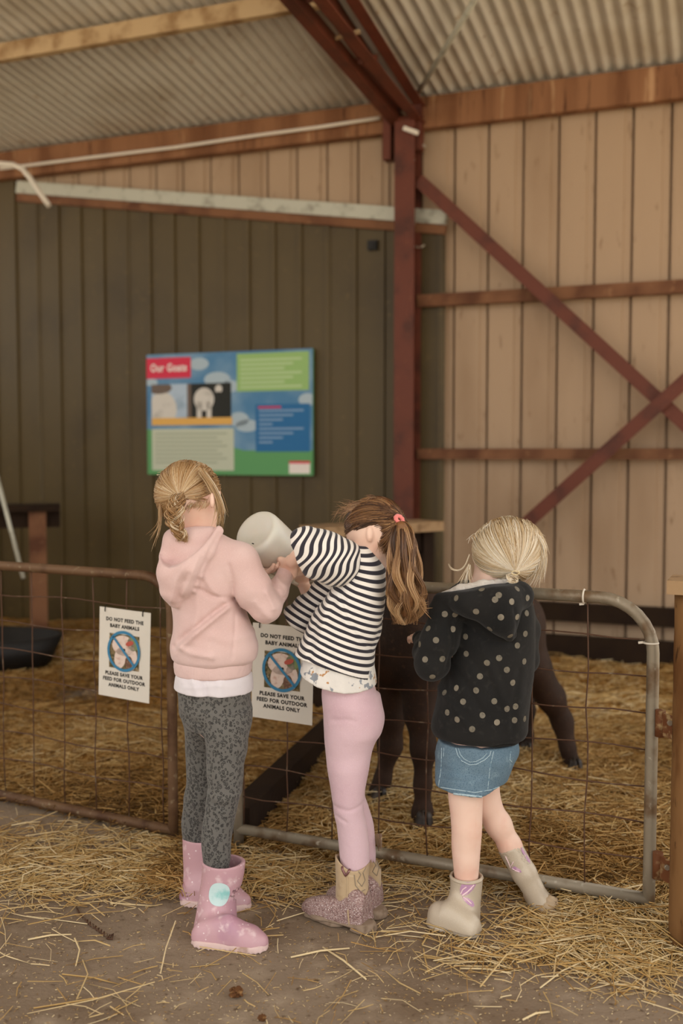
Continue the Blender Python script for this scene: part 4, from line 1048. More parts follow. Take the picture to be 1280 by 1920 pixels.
b.chain([P(700, 1012, 2.68), P(692, 1045, 2.70)], [.04, .046], .02)
b.chain([P(684, 1060, 2.71), P(665, 1130, 2.71), P(650, 1210, 2.71), P(658, 1300, 2.71)], [.05, .062, .066, .062], .04)
S2, E2, W2 = P(655, 1055, 2.645), P(584, 1018, 2.615), P(549, 1052, 2.70)
b.chain([P(680, 1055, 2.70), S2, E2, W2], [.045, .03, .025, .0185], .02)
S3, E3, W3 = P(668, 1060, 2.80), P(590, 1135, 2.86), P(566, 1092, 2.90)
b.chain([P(680, 1055, 2.72), S3, E3, W3], [.045, .03, .025, .016], .02)
b.chain([P(656, 1310, 2.70), P(654, 1400, 2.67), P(652, 1490, 2.665), P(662, 1600, 2.66), P(666, 1700, 2.65)], [.055, .036, .026, .022, .018], .03)
b.chain([P(664, 1310, 2.73), P(660, 1400, 2.755), P(660, 1490, 2.77), P(680, 1580, 2.765), P(688, 1670, 2.755)], [.055, .034, .024, .02, .018], .03)
add_hand(b, W2, P(534, 1082, 2.75) - W2, np.array([.15, .9, .15]), np.array([-.9, .1, .4]), .95, .55)
add_hand(b, W3, P(556, 1075, 2.86) - W3, np.array([-.2, -.2, 1.0]), np.array([.2, .8, .3]), .9, .5)
sdf_obj('body', b, .0036, M['skin'], g2, label='fair skin of the neck, ear and hand')
face(g2, HC2, HR2, RT2)
# striped top
AX2 = unit(P(690, 1040, 2.70) - P(655, 1290, 2.70))
st2 = unit(np.array([-.31, 0, -.95]))
def run_torso(V):
    c = P(640, 1150, 2.6)
    px = 640 + FOC * V[:, 0] / V[:, 1]; py = 850 + FOC * (CAMZ - V[:, 2]) / V[:, 1]
    x = V[:, 0] - c[0]; z = V[:, 2] - c[2]
    kink = P(618, 1150, 2.6)[0] + (z) * .45
    slope = np.where(V[:, 0] > kink, .34, .14)
    fr = (V[:, 0] - kink) * slope
    return {'run': 10 + z + fr - .10 * (V[:, 1] - 2.6) - .6 * np.clip(V[:, 0] - P(668, 0, 2.6)[0], 0, 1) * np.clip((z - .02) / .12, 0, 1) * .5}
t = SH()
t.loft([(1022, 662, 700, 2.69, .05), (1032, 652, 704, 2.69, .065), (1046, 648, 714, 2.695, .082), (1064, 645, 723, 2.70, .092), (1094, 628, 724, 2.70, .1), (1120, 610, 723, 2.70, .104), (1147, 589, 720, 2.70, .106), (1190, 569, 712, 2.70, .108), (1211, 558, 704, 2.70, .11), (1232, 548, 703, 2.70, .112), (1260, 546, 703, 2.70, .112), (1300, 546, 704, 2.70, .112)], .02, 2.3)
for pts, amp, w in (([(625, 1105), (608, 1145), (600, 1200)], .005, .009), ([(640, 1110), (655, 1160), (680, 1200), (695, 1222)], -.004, .006), ([(720, 1165), (706, 1205)], -.004, .006), ([(632, 1118), (648, 1165), (672, 1205)], .004, .008), ([(596, 1150), (585, 1200), (580, 1240)], -.004, .008), ([(690, 1212), (702, 1214)], -.004, .004)):
    t.disp(ridge(pts, 2.6, amp, w, 2.70))
t.disp(wob(.0016, 30, 20, 22, 2.2))
p0 = P(546, 1233, 2.6); p1 = P(703, 1283, 2.6); t.plane(p0, ((p1[2] - p0[2]) / (p1[0] - p0[0]), -.12, -1.0))
top2 = sdf_obj('striped_top', t, .0034, M['stripe'], g2, run_torso, 'navy and white striped bell-sleeved top')
# hem band
sl = SH(); sl.chain([P(652, 1056, 2.665), P(628, 1052, 2.635), P(600, 1038, 2.615), P(570, 1014, 2.620)], [R(40, 2.65), R(43, 2.63), R(41, 2.62), R(27, 2.62)], .03)
sl.chain([P(590, 1046, 2.625), P(560, 1030, 2.645)], [R(34, 2.62), R(26, 2.63)], .02)
def sleeve_fold(p):
    ax_ = unit(P(555, 1012, 2.62) - P(650, 1060, 2.65)); s_ = (p - P(650, 1060, 2.65)) @ ax_
    v_ = p[:, 2] - (CAMZ - .25)
    return .0022 * np.sin(s_ * 70 + 2.2 * np.sin(v_ * 55)) * np.clip(s_ * 14, 0, 1) + .002 * np.sin(p[:, 2] * 120 + s_ * 40) * np.clip((s_ - .08) * 20, 0, 1)
sl.disp(sleeve_fold)
sl.ops.append(('h', None, .003))                      # hollow: a thin fabric shell
oa, ob_ = P(545, 1000, 2.62), P(567, 1068, 2.62); on = unit(np.cross(ob_ - oa, [0, 1, 0])); on = on if on[0] < 0 else -on; on = unit(on + np.array([0, .35, -.1])); sl.plane((oa + ob_) / 2, on)
ax_s = unit(P(556, 1000, 2.62) - P(650, 1042, 2.65))
def run_sleeve(V):
    s_ = (V - P(650, 1050, 2.65)) @ ax_s
    return {'run': 10 + s_ * 1.0 + .0035 * np.sin(V[:, 2] * 95 + s_ * 15) + .12 * np.clip(s_ - .08, 0, 1) * (V[:, 2] - .99) / .05 * .3}
sdf_obj('sleeve', sl, .0032, M['stripe_s'], top2, run_sleeve)
sr = SH(); sr.chain([P(648, 1085, 2.79), P(612, 1112, 2.80), P(562, 1158, 2.81)], [R(28, 2.8), R(27, 2.8), R(32, 2.8)], .02)
c_ = P(553, 1169, 2.81); nrm = unit(P(553, 1169, 2.81) - P(585, 1142, 2.80)); sr.plane(c_, nrm)
sr.disp(wob(.003, 80, 0, 70, 1)); 
sdf_obj('sleeve', sr, .0032, M['stripe_s'], top2, lambda V: {'run': 10 + (V - c_) @ np.array([.50, 0, .86])})
# printed undershirt
u_ = SH(); u_.loft([(1215, 575, 698, 2.70, .098), (1240, 566, 700, 2.70, .103), (1270, 559, 704, 2.70, .106), (1310, 556, 706, 2.70, .108)], .01, 2.3)
u_.disp(ridge([(592, 1250), (586, 1285)], 2.6, -.005, .006)); u_.disp(wob(.002, 55, 20, 8, 1))
poly = np.array([P(x, y, 2.6)[[0, 2]] for x, y in ((540, 1274), (560, 1276), (592, 1290), (625, 1298), (660, 1302), (705, 1297), (720, 1296))])
u_.ops.append(('i', lambda p: np.interp(p[:, 0], poly[:, 0], poly[:, 1]) - p[:, 2], 0))
sdf_obj('undershirt', u_, .0034, M['animalprint'], g2, label='white undershirt with small animal print')
# leggings
l = SH()
l.loft([(1270, 606, 700, 2.70, .085), (1295, 603, 704, 2.70, .09), (1320, 604, 716, 2.695, .092), (1345, 606, 721, 2.695, .092), (1370, 607, 716, 2.69, .086), (1390, 608, 704, 2.685, .075), (1410, 610, 697, 2.68, .066), (1440, 613, 692, 2.67, .058), (1490, 621, 683, 2.665, .047), (1520, 625, 682, 2.665, .045), (1550, 631, 688, 2.665, .044), (1600, 636, 692, 2.66, .041), (1640, 640, 690, 2.655, .036)], .02)
l.loft([(1300, 620, 712, 2.73, .085), (1390, 622, 700, 2.755, .065), (1440, 628, 690, 2.765, .055), (1490, 636, 684, 2.77, .046), (1510, 642, 690, 2.77, .045), (1550, 652, 701, 2.77, .044), (1590, 655, 704, 2.765, .04), (1620, 660, 704, 2.76, .036)], .02)
for pts, amp, w in (([(622, 1356), (650, 1350), (665, 1354)], -.0025, .005), ([(628, 1522), (655, 1526), (680, 1518)], -.003, .005), ([(632, 1540), (650, 1548)], -.003, .004), ([(605, 1312), (650, 1308), (700, 1310)], -.0015, .003)): l.disp(ridge(pts, 2.6, amp, w, 2.7))
sdf_obj('leggings', l, .0034, M['pinkjersey'], g2, label='plain pale pink leggings')
# cowboy boots
def cowboy_boot(H_, T_, rows, lab, topl, topr, dtop, seam):
    """suede shaft with scalloped top, glitter foot, welt sole and stacked heel"""
    e = unit(T_ - H_); L = np.linalg.norm(T_ - H_); up = np.array([0, 0, 1.0])
    ft = SH(); ft.foot(H_, e, [(.03, .026, .09), (.06, .029, .105), (.085, .030, .092), (.105, .031, .074), (L - .065, .033, .064), (L - .04, .029, .056), (L - .018, .020, .046), (L - .005, .011, .034), (L, .005, .024)])
    ft.plane((0, 0, .014), (0, 0, -1.0))
    o = sdf_obj('boot', ft, .003, M['glitter'], g2, label=lab)
    zl = P(topl[0], topl[1], dtop); zr = P(topr[0], topr[1], dtop); mid = (zl + zr) / 2
    q0 = P(seam[0][0], seam[0][1], dtop); q1 = P(seam[1][0], seam[1][1], dtop)
    def seam_z(p): return q0[2] + (q1[2] - q0[2]) * np.clip((p[:, 0] - q0[0]) / (q1[0] - q0[0]), -.15, 1.2)
    s = SH(); s.loft(rows, .02, 2.2)
    s.ops.append(('i', lambda p: p[:, 2] - (np.interp(p[:, 0], [zl[0], mid[0], zr[0]], [zl[2], mid[2] - .006, zr[2]]) - .012 * np.sin(np.clip((p[:, 0] - zl[0]) / (zr[0] - zl[0]), 0, 1) * math.pi)), 0))
    inn = SH(); inn.cone(mid + up * .06, mid - up * .06, np.linalg.norm(zr - zl) / 2 - .006, np.linalg.norm(zr - zl) / 2 - .009, 0); s.cut(inn, .002)
    s.disp(wob(.001, 60, 30, 40)); s.ops.append(('i', lambda p: seam_z(p) - p[:, 2], 0))
    sft = sdf_obj('shaft', s, .003, M['suede'], o, label='tan suede shaft')
    ct = SH(); ct.loft(rows, .02, 2.2); ct.disp(lambda p: np.full(len(p), .0012)); ct.ops.append(('i', lambda p: p[:, 2] - seam_z(p), 0)); ct.plane((0, 0, .014), (0, 0, -1.0))
    sdf_obj('heel_counter', ct, .003, M['glitter'], o, it=1)
    so = SH(); so.cone(H_ + e * .036, H_ + e * L * .5, .036, .033, .012); so.cone(H_ + e * L * .5, H_ + e * (L - .07), .033, .040, .012); so.cone(H_ + e * (L - .07), H_ + e * (L - .03), .038, .024, .012)
    so.plane((0, 0, .022), (0, 0, 1.0)); so.plane((0, 0, .011), (0, 0, -1.0)); sdf_obj('sole', so, .0028, M['stacked'], o, it=1)
    hl = SH(); hl.cone(H_ + e * .034, H_ + e * .046, .0355, .034, .005); hl.plane((0, 0, .024), (0, 0, 1.0)); hl.plane((0, 0, .001), (0, 0, -1.0)); hl.plane(H_ + e * .062, e); sdf_obj('heel', hl, .0026, M['stacked'], o, it=1)
    fl_ = SH(); fl_.cone(H_ + e * .12, H_ + e * (L - .03), .036, .022, .01); fl_.plane((0, 0, .012), (0, 0, 1.0)); fl_.plane((0, 0, .001), (0, 0, -1.0)); sdf_obj('tread', fl_, .0028, M['stacked'], o, it=1)
    return o, sft
H2, T2 = G(704, 1749), G(566, 1712)
cb, cs = cowboy_boot(H2, T2, [(1590, 628, 692, 2.655, .045), (1605, 628, 692, 2.655, .046), (1650, 630, 691, 2.65, .045), (1690, 630, 696, 2.64, .042), (1715, 633, 699, 2.635, .038), (1735, 640, 702, 2.63, .036), (1752, 645, 702, 2.63, .034)], 'glittery cowboy boot pointing towards the gate', (627, 1601), (693, 1615), 2.655, ((636, 1716), (694, 1658)))
H3, T3 = G(724, 1722), G(612, 1690)
cb3, cs3 = cowboy_boot(H3, T3, [(1555, 650, 716, 2.76, .045), (1590, 652, 716, 2.76, .046), (1640, 654, 715, 2.755, .044), (1680, 660, 718, 2.745, .038), (1722, 668, 722, 2.74, .034)], 'glittery cowboy boot standing behind the other', (650, 1590), (718, 1562), 2.76, ((664, 1690), (716, 1652)))
# pull strap, seam and stitching on the near shaft
def surf_line(o, parent, pts, r, m, name, lift=.0008):
    q = []
    for a, b_ in zip(pts[:-1], pts[1:]):
        for i in range(6):
            c, n = on_surface(o, a[0] + (b_[0] - a[0]) * i / 6, a[1] + (b_[1] - a[1]) * i / 6)
            if c is not None: q.append(c + n * lift)
    c, n = on_surface(o, *pts[-1])
    if c is not None: q.append(c + n * lift)
    if len(q) < 2: return None
    mb = MB(); mb.tube(q, r, 6); return mb.build(name, m, parent)
surf_line(cs, cs, [(651, 1645), (651, 1690)], .0022, M['suede'], 'side_seam')
surf_line(cs, cs, [(642, 1606), (642, 1630), (648, 1642), (655, 1632), (655, 1606)], .0034, M['glitterdark'], 'pull_strap', .001)
M['stitch'] = mat('grey_stitch', '#8d7f6d', .8)
surf_line(cs, cs, [(668, 1628), (676, 1640), (670, 1652), (678, 1662), (684, 1650), (680, 1636), (686, 1626)], .0011, M['stitch'], 'stitching')
surf_line(cs, cs, [(664, 1640), (666, 1660), (676, 1672), (684, 1668)], .0011, M['stitch'], 'stitching')
surf_line(cs3, cs3, [(698, 1612), (704, 1622), (698, 1634), (706, 1642), (710, 1626), (704, 1606)], .0011, M['stitch'], 'stitching')
surf_line(cb, cb, [(652, 1706), (655, 1742)], .0022, M['suede'], 'side_seam')
# hair: cap, swept strands, ponytail
hc = SH(); hc.ell(HC2 + [.002, 0, .004], HR2 * .985, .01, RT2)
hc.cut(lambda p: (((p - (HC2 + (np.array([0, -.055, -.05]) @ RT2))) @ RT2.T / np.array([.09, .075, .06])) ** 2).sum(1) ** .5 * .06 - .06, .004)
hc.cut(lambda p: (((p - P(688, 1012, 2.61)) / np.array([.026, .06, .030])) ** 2).sum(1) ** .5 * .026 - .026, .006)
hair2 = sdf_obj('hair', hc, .0034, mat('chestnut_cap', '#6d4425', .55, layers=[('noise', 60, '#4d2c16', .45, .7)], bump=[('noise', 120, .5, .003)]), g2, label='chestnut hair pulled into a ponytail')
rng = np.random.default_rng(33); TIE2 = P(747, 974, 2.66)
st, tns = cap_strands(HC2, HR2, RT2, scalp_region(lambda q: (q[2] > -.9 and q[1] > .05) or (q[2] > -.2 and q[1] > -.3) or (q[2] > .1 and q[1] > -.9)), TIE2, rng, 3000, (1.0, 1.05), avoid=[(P(694, 1006, 2.625), (.024, .06, .027))], tone=(.34, .12, .12))
hair_mesh('hair_strands', st, rng.uniform(.0006, .0011, len(st)), tns, M['hair2'], hair2, 14, None, .25)
hl_ = np.array([(698, 976), (708, 984), (712, 998), (711, 1012), (713, 1026), (722, 1040), (732, 1046)], float); np_ = []
for k in range(620):      # nape and side hair swept up to the tie
    q = rng.uniform(0, 6); i = min(5, int(q)); x, y = hl_[i] + (hl_[i + 1] - hl_[i]) * (q - i) + rng.normal(0, 2.2, 2) + [rng.uniform(0, 14), 0]
    np_.append(np.array([P(x, y, 2.636), P(x + (745 - x) * .3, y + (976 - y) * .22 + 2, 2.614), P(x + (745 - x) * .65, y + (976 - y) * .6 + 2, 2.612), P(745 + rng.normal(0, 2), 977 + rng.normal(0, 2), 2.636)]) + rng.normal(0, .0012, 3))
hair_mesh('nape_hair', np_, .0009, np.clip(rng.normal(.42, .16, len(np_)), 0, 1), M['hair2'], hair2, 12, None, .2)
axp = [(748, 975, 2.640), (753, 990, 2.622), (756, 1030, 2.605), (758, 1075, 2.60), (762, 1115, 2.605), (762, 1145, 2.61), (757, 1178, 2.62)]
wid = [8, 21, 29, 32, 35, 31, 13]
pt = SH(); pa_ = [P(*a) for a in axp]
for i in range(len(pa_) - 2): pt.cone(pa_[i], pa_[i + 1], R(wid[i], 2.6) * .5, R(wid[i + 1], 2.6) * .5, .01)
pt.ops.append(('d', wob(.004, 190, 60, 45), 0))
pony = sdf_obj('ponytail', pt, .0035, mat('pony_core', '#7a5330', .55, layers=[('noise', 60, '#5d381c', .45, .7)]), g2, label='long wavy ponytail with lighter ends')
tt = np.linspace(0, 1, 26); AXP = np.stack([cubic(np.linspace(0, 1, len(axp)), np.array([q[i] for q in pa_]), tt) for i in range(3)], 1)
WD = R(1, 2.6) * np.interp(tt, np.linspace(0, 1, len(wid)), wid)
ps, tn = [], []
for k in range(1500):
    a = rng.uniform(0, 2 * math.pi); rr = math.sqrt(rng.uniform(.2, 1.0)); end = rng.uniform(.72, 1.0); cli = int(a / (2 * math.pi) * 14); ph = rng.uniform(0, .5) + cli * 2.4; am = .35 + .15 * math.sin(cli * 1.7)
    kk = max(6, int(26 * end)); pts = []
    for i in range(kk):
        w = WD[i] * rr; x = math.cos(a) * w + WD[i] * 1.15 * am * math.sin(tt[i] * 17 + ph) * tt[i] ** 1.2; y = math.sin(a) * w * .75 + .005 * math.cos(tt[i] * 13 + ph)
        pts.append(AXP[i] + np.array([x, y, 0]))
    ps.append(np.array(pts)); tn.append(np.clip(rng.normal(.52 + .2 * math.sin(cli * 2.9 + .6), .11), 0, 1))
for k in range(16):
    x = rng.uniform(0, 1); a0 = P(770 + 15 * x, 1085 + 45 * x, 2.59); ps.append(np.array([a0, a0 + [.010, 0, -.02], a0 + [.018 + rng.uniform(0, .02), 0, -.034 + rng.uniform(-.02, .022)]])); tn.append(.6)
hair_mesh('ponytail_strands', ps, rng.uniform(.0007, .0013, len(ps)), tn, M['hair2'], pony, 26, None, .35)
mb = MB(); nrm = unit(np.array([.45, -.62, .55])); c = P(748, 974, 2.632); u = unit(np.cross(nrm, [0, 1, 0])); w = np.cross(nrm, u)
mb.tube([c + (u * math.cos(t) + w * math.sin(t)) * .0105 for t in np.linspace(0, 2 * math.pi, 25)[:-1]], [.0058 + .0006 * math.sin(i * 2.1) for i in range(24)], 10, closed=True)
mb.build('hair_tie', M['scrunchie'], g2)['label'] = 'coral pink hair tie'
lo = []
for k in range(70):
    x = rng.uniform(0, 1); a0 = P(660 + 30 * x, 962 - 18 * x, 2.68); lo.append(np.array([a0, a0 + [-.008, 0, .008], a0 + [-.02 - .02 * rng.uniform(0, 1), 0, rng.uniform(-.012, .018)], a0 + [-.03 - .04 * rng.uniform(0, 1), 0, rng.uniform(-.04, .02)]]))
for k in range(60):
    x = rng.uniform(0, 1); a0 = P(700 + 36 * x, 934 + 18 * x * x, 2.68); lo.append(np.array([a0, a0 + [-.012, -.01, .006 * rng.uniform(0, 2)], a0 + [-.026, -.01, rng.uniform(-.008, .01)]]))
for k in range(14):
    x = rng.uniform(0, 1); a0 = P(704 + 22 * x, 1012 + 10 * x + rng.normal(0, 4), 2.632); lo.append(np.array([a0, a0 + [.004, -.004, -.012], a0 + [.008 + rng.normal(0, .006), -.006, -.03]]))
hair_mesh('loose_hair', lo, .0006, np.clip(rng.normal(.5, .18, len(lo)), 0, 1), M['hair2'], g2, 10, 'loose flyaway hairs')
# ------------------------------------------------------------------ third child: black dotted hoodie, denim shorts
M['blackfleece'] = cloth('faded_black_fleece', '#222120', '#1a1a1a', extra=[('noise', 60, '#2a2927', .55, .75)], sheen=.08)
M['dot'] = mat('worn_grey_print', '#6e6759', .6, layers=[('noise', 160, '#504b43', .5, .7), ('noise', 9, '#8a8171', .5, .7)], spec=.3)
M['fleecelining'] = cloth('white_fleece_lining', '#dcd5cc', '#cbc3b9', bump=[('noise', 300, .8, .003)])
M['denim'] = cloth('blue_denim', '#697f8e', '#5c7383', extra=[('noise', 28, '#8198a4', .55, .78), ('noise', 400, '#4f6678', .5, .65)], sheen=.05)
M['denimlight'] = mat('faded_denim_seam', '#a9bdc6', .9, layers=[('noise', 120, '#6f8c9e', .5, .65)], spec=.1)
M['silver'] = mat('silver_rubber', '#c0b29e', .36, .1, layers=[('noise', 6, '#a99a86', .5, .75), ('voronoi', 420, '#e8e0d4', .2, .1)], spec=.5, bump=[('noise', 40, .08, .003)])
M['wing'] = mat('lilac_wing', '#b98fae', .35, layers=[('noise', 40, '#d3aebf', .5, .7)], spec=.4)
M['wingpale'] = mat('pale_pink_streak', '#f0d3d8', .35, spec=.4)  # pale pink colour of the wing streaks
M['hair3'] = hair_mat('pale_blonde_hair', ['#6f5636', '#a3855c', '#c8ae88', '#dfd0b6', '#f2ebdf'])
g3 = empty('person', [P(890, 1740, 2.64)[0], 2.70, 0], 'child in a black polka dot hoodie, denim shorts and silver boots', 'person', 'children feeding the calf')
RT3 = head_rot([-.80, .56, -.16]); HC3 = P(946, 1030, 2.72); HR3 = np.array([.072, .086, .084])
b = SH(); b.ell(HC3, HR3, .02, RT3).ell(HC3 + (np.array([0, -.035, -.042]) @ RT3), (.05, .05, .046), .03, RT3)
b.ell(HC3 + (np.array([0, -.086, -.02]) @ RT3), (.010, .014, .012), .01, RT3)
b.chain([P(930, 1060, 2.71), P(925, 1100, 2.72)], [.046, .048], .02)
b.chain([P(915, 1120, 2.72), P(905, 1220, 2.72), P(898, 1320, 2.72), P(890, 1420, 2.71)], [.06, .075, .08, .075], .04)
b.chain([P(905, 1135, 2.71), P(838, 1142, 2.68), P(812, 1246, 2.66), P(790, 1200, 2.84)], [.045, .03, .026, .018], .02)
b.chain([P(925, 1130, 2.74), P(975, 1150, 2.75), P(985, 1236, 2.762), P(958, 1232, 2.805)], [.045, .03, .025, .018], .02)
add_hand(b, P(790, 1200, 2.84), P(775, 1188, 2.90) - P(790, 1200, 2.84), np.array([.3, .2, -1]), np.array([0, 0, 1.0]), .85, .5)
add_hand(b, P(958, 1232, 2.805), P(930, 1226, 2.82) - P(958, 1232, 2.805), np.array([.0, -.6, -.6]), np.array([0, .2, 1.0]), .8, .5)
b.loft([(1440, 838, 912, 2.67, .052), (1495, 840, 905, 2.66, .046), (1530, 844, 904, 2.655, .043), (1560, 846, 903, 2.65, .041), (1585, 846, 901, 2.65, .040), (1610, 848, 899, 2.645, .038), (1650, 852, 896, 2.64, .034), (1740, 858, 890, 2.63, .026)], .02)
KN, AN = P(918, 1522, 2.74), P(1012, 1690, 2.86)
b.chain([P(905, 1440, 2.73), P(912, 1508, 2.735), P(934, 1546, 2.73), P(956, 1586, 2.725), P(984, 1640, 2.715), P(1010, 1688, 2.71)], [.046, .036, .0335, .029, .023, .017], .02)
sdf_obj('body', b, .0038, M['skin'], g3, label='fair skin of the neck and bare legs')
face(g3, HC3, HR3, RT3)
# hoodie
h = SH()
h.loft([(1092, 862, 985, 2.72, .07), (1112, 836, 992, 2.72, .09), (1135, 840, 997, 2.72, .1), (1165, 850, 1000, 2.72, .106), (1210, 848, 1000, 2.72, .11), (1260, 836, 998, 2.72, .114), (1290, 822, 995, 2.72, .117), (1338, 813, 991, 2.72, .12), (1364, 809, 988, 2.72, .120), (1376, 813, 982, 2.72, .116)], .02, 2.25)
h.chain([P(862, 1134, 2.69), P(838, 1150, 2.665), P(822, 1200, 2.645), P(811, 1244, 2.645)], [R(30, 2.68), R(32, 2.66), R(33, 2.65), R(32, 2.65)], .022)
h.chain([P(811, 1244, 2.645), P(800, 1222, 2.74), P(792, 1204, 2.83)], [R(31, 2.65), R(26, 2.74), R(18, 2.83)], .016)
h.chain([P(975, 1140, 2.735), P(988, 1180, 2.755), P(987, 1236, 2.765), P(962, 1232, 2.80)], [R(24, 2.7), R(24, 2.75), R(22, 2.8), R(17, 2.8)], .02)
bag = SH()
bag.chain([P(826, 1126, 2.66), P(880, 1128, 2.60), P(935, 1130, 2.59), P(972, 1116, 2.63)], [R(14, 2.65), R(24, 2.6), R(34, 2.6), R(28, 2.6)], .03)
bag.chain([P(900, 1136, 2.60), P(940, 1160, 2.585), P(956, 1190, 2.60)], [R(26, 2.6), R(28, 2.6), R(14, 2.6)], .03)
rim3 = np.array([P(x, y, 2.6)[[0, 2]] for x, y in ((790, 1128), (806, 1121), (840, 1112), (880, 1104), (920, 1098), (950, 1096), (984, 1088), (1000, 1088))])
h.ops.append(('u', lambda p: -smin(-bag(p), -(p[:, 2] - np.interp(p[:, 0], rim3[:, 0], rim3[:, 1])) * .9, .004), .006)); h._bb(bag.lo[None], 0); h._bb(bag.hi[None], 0)
for pts, amp, w in (([(902, 1210), (925, 1260), (945, 1320), (955, 1370)], .005, .010), ([(850, 1240), (880, 1290), (905, 1340)], -.005, .010), ([(963, 1205), (964, 1170), (956, 1135)], -.003, .004), ([(846, 1166), (848, 1210), (838, 1252)], -.006, .006), ([(820, 1300), (860, 1340), (880, 1370)], .004, .010),
                    ([(975, 1260), (965, 1320), (960, 1370)], -.004, .010), ([(910, 1215), (890, 1260), (870, 1300)], .004, .012), ([(846, 1275), (844, 1366)], -.002, .003), ([(852, 1160), (880, 1180), (920, 1202), (962, 1208)], -.005, .005), ([(880, 1230), (930, 1300), (950, 1350)], -.004, .012)):
    h.disp(ridge(pts, 2.6, amp, w, 2.74))
h.disp(wob(.002, 32, 18, 24, .9)); h.plane(P(900, 1377, 2.72), (0, 0, -1.0))
neckcut = SH(); neckcut.chain([P(905, 1096, 2.72), P(935, 1080, 2.72)], [.05, .055], .01); h.cut(neckcut, .004)
hd3 = sdf_obj('hoodie', h, .0034, M['blackfleece'], g3, label='faded black hoodie printed with grey dots')
hb = SH(); hb.loft([(1368, 816, 975, 2.72, .106), (1378, 813, 974, 2.72, .107), (1400, 811, 973, 2.72, .107), (1409, 813, 970, 2.72, .104)], .01, 2.25, round_=.006)
p0 = P(812, 1398, 2.6); p1 = P(972, 1408, 2.6); hb.plane(p0, ((p1[2] - p0[2]) / (p1[0] - p0[0]), 0, -1.0))
sdf_obj('waistband', hb, .0032, M['blackfleece'], hd3, it=1)
ln = SH(); ln.chain([P(828, 1118, 2.68), P(862, 1106, 2.645), P(905, 1098, 2.63), P(950, 1093, 2.65), P(972, 1092, 2.70)], [.010, .013, .014, .011, .010], .01)
ln.disp(wob(.001, 300, 200, 250)); sdf_obj('hood_lining', ln, .0028, M['fleecelining'], hd3, label='white fleece lining')
cf = SH(); cf.cone(P(793, 1206, 2.825), P(788, 1198, 2.85), .025, .024, .01); sdf_obj('cuff', cf, .003, M['blackfleece'], hd3, it=1)
dots = [(433, 683), (613, 622), (733, 662), (707, 694), (825, 708), (862, 618), (935, 682), (573, 778), (425, 798), (748, 818), (352, 796), (865, 816), (408, 902), (669, 901), (814, 950), (290, 980), (235, 898), (500, 955), (505, 1076), (864, 1018), (735, 1106), (213, 1116), (335, 1112), (912, 1130), (790, 1189), (600, 1235), (832, 1280), (573, 1335), (435, 1318), (482, 1414), (701, 1411), (850, 1448), (370, 1490), (617, 1510), (440, 1540), (720, 1560), (545, 1608), (265, 1238), (175, 1008), (650, 1140), (915, 1535), (843, 1545), (792, 1465), (350, 1350), (920, 935), (930, 790)]
for dx, dy in dots:
    px, py = 740 + dx / 3.765, 940 + dy / 3.765
    r_ = patch('dot', hd3, hd3, px, py, R(6.0, 2.6), M['dot'], 14, .0008, 1.0, 2)
    if r_: mesh_obj('printed_dot', r_[0], r_[1], M['dot'], hd3, True)
# denim shorts
s = SH()
s.loft([(1385, 822, 968, 2.715, .1), (1405, 818, 971, 2.715, .104), (1430, 817, 962, 2.715, .106), (1455, 816, 950, 2.712, .104), (1470, 815, 943, 2.71, .1), (1486, 815, 938, 2.705, .096)], .012, 2.2)
s.loft([(1450, 816, 925, 2.67, .07), (1475, 815, 924, 2.665, .07), (1494, 814, 922, 2.66, .068)], .02)
s.disp(wob(.0018, 50, 20, 40)); s.disp(ridge([(905, 1410), (930, 1450), (928, 1484)], 2.6, -.003, .006)); s.disp(ridge([(826, 1440), (850, 1446)], 2.6, .002, .006))
poly3 = np.array([P(x, y, 2.6)[[0, 2]] for x, y in ((800, 1484), (816, 1486), (850, 1490), (890, 1495), (905, 1496), (925, 1490), (940, 1484), (960, 1480))])
s.ops.append(('i', lambda p: np.interp(p[:, 0], poly3[:, 0], poly3[:, 1]) - p[:, 2], 0))
sht = sdf_obj('denim_shorts', s, .0034, M['denim'], g3, label='blue denim shorts with a curved back pocket')
for nm, pts, r in (('pocket_stitch', [(854, 1402), (858, 1416), (866, 1427), (880, 1434), (893, 1433), (908, 1425), (918, 1416), (920, 1408)], .0012), ('pocket_stitch', [(859, 1403), (863, 1415), (870, 1423), (881, 1429), (892, 1428), (905, 1421), (913, 1412)], .0009),
                   ('hem_stitch', [(817, 1475), (850, 1480), (890, 1486), (920, 1481), (938, 1474)], .0013), ('hem_edge', [(817, 1484), (850, 1488), (890, 1493), (905, 1494), (922, 1488), (937, 1481)], .0030), ('side_seam', [(828, 1402), (827, 1440), (822, 1474)], .0012), ('side_seam', [(832, 1402), (831, 1420)], .0010), ('back_seam', [(926, 1404), (918, 1440), (914, 1480)], .0010), ('pocket_stitch', [(957, 1408), (955, 1424), (960, 1430)], .0011)):
    surf_line(sht, sht, pts, r, M['denimlight'], nm, .0004)
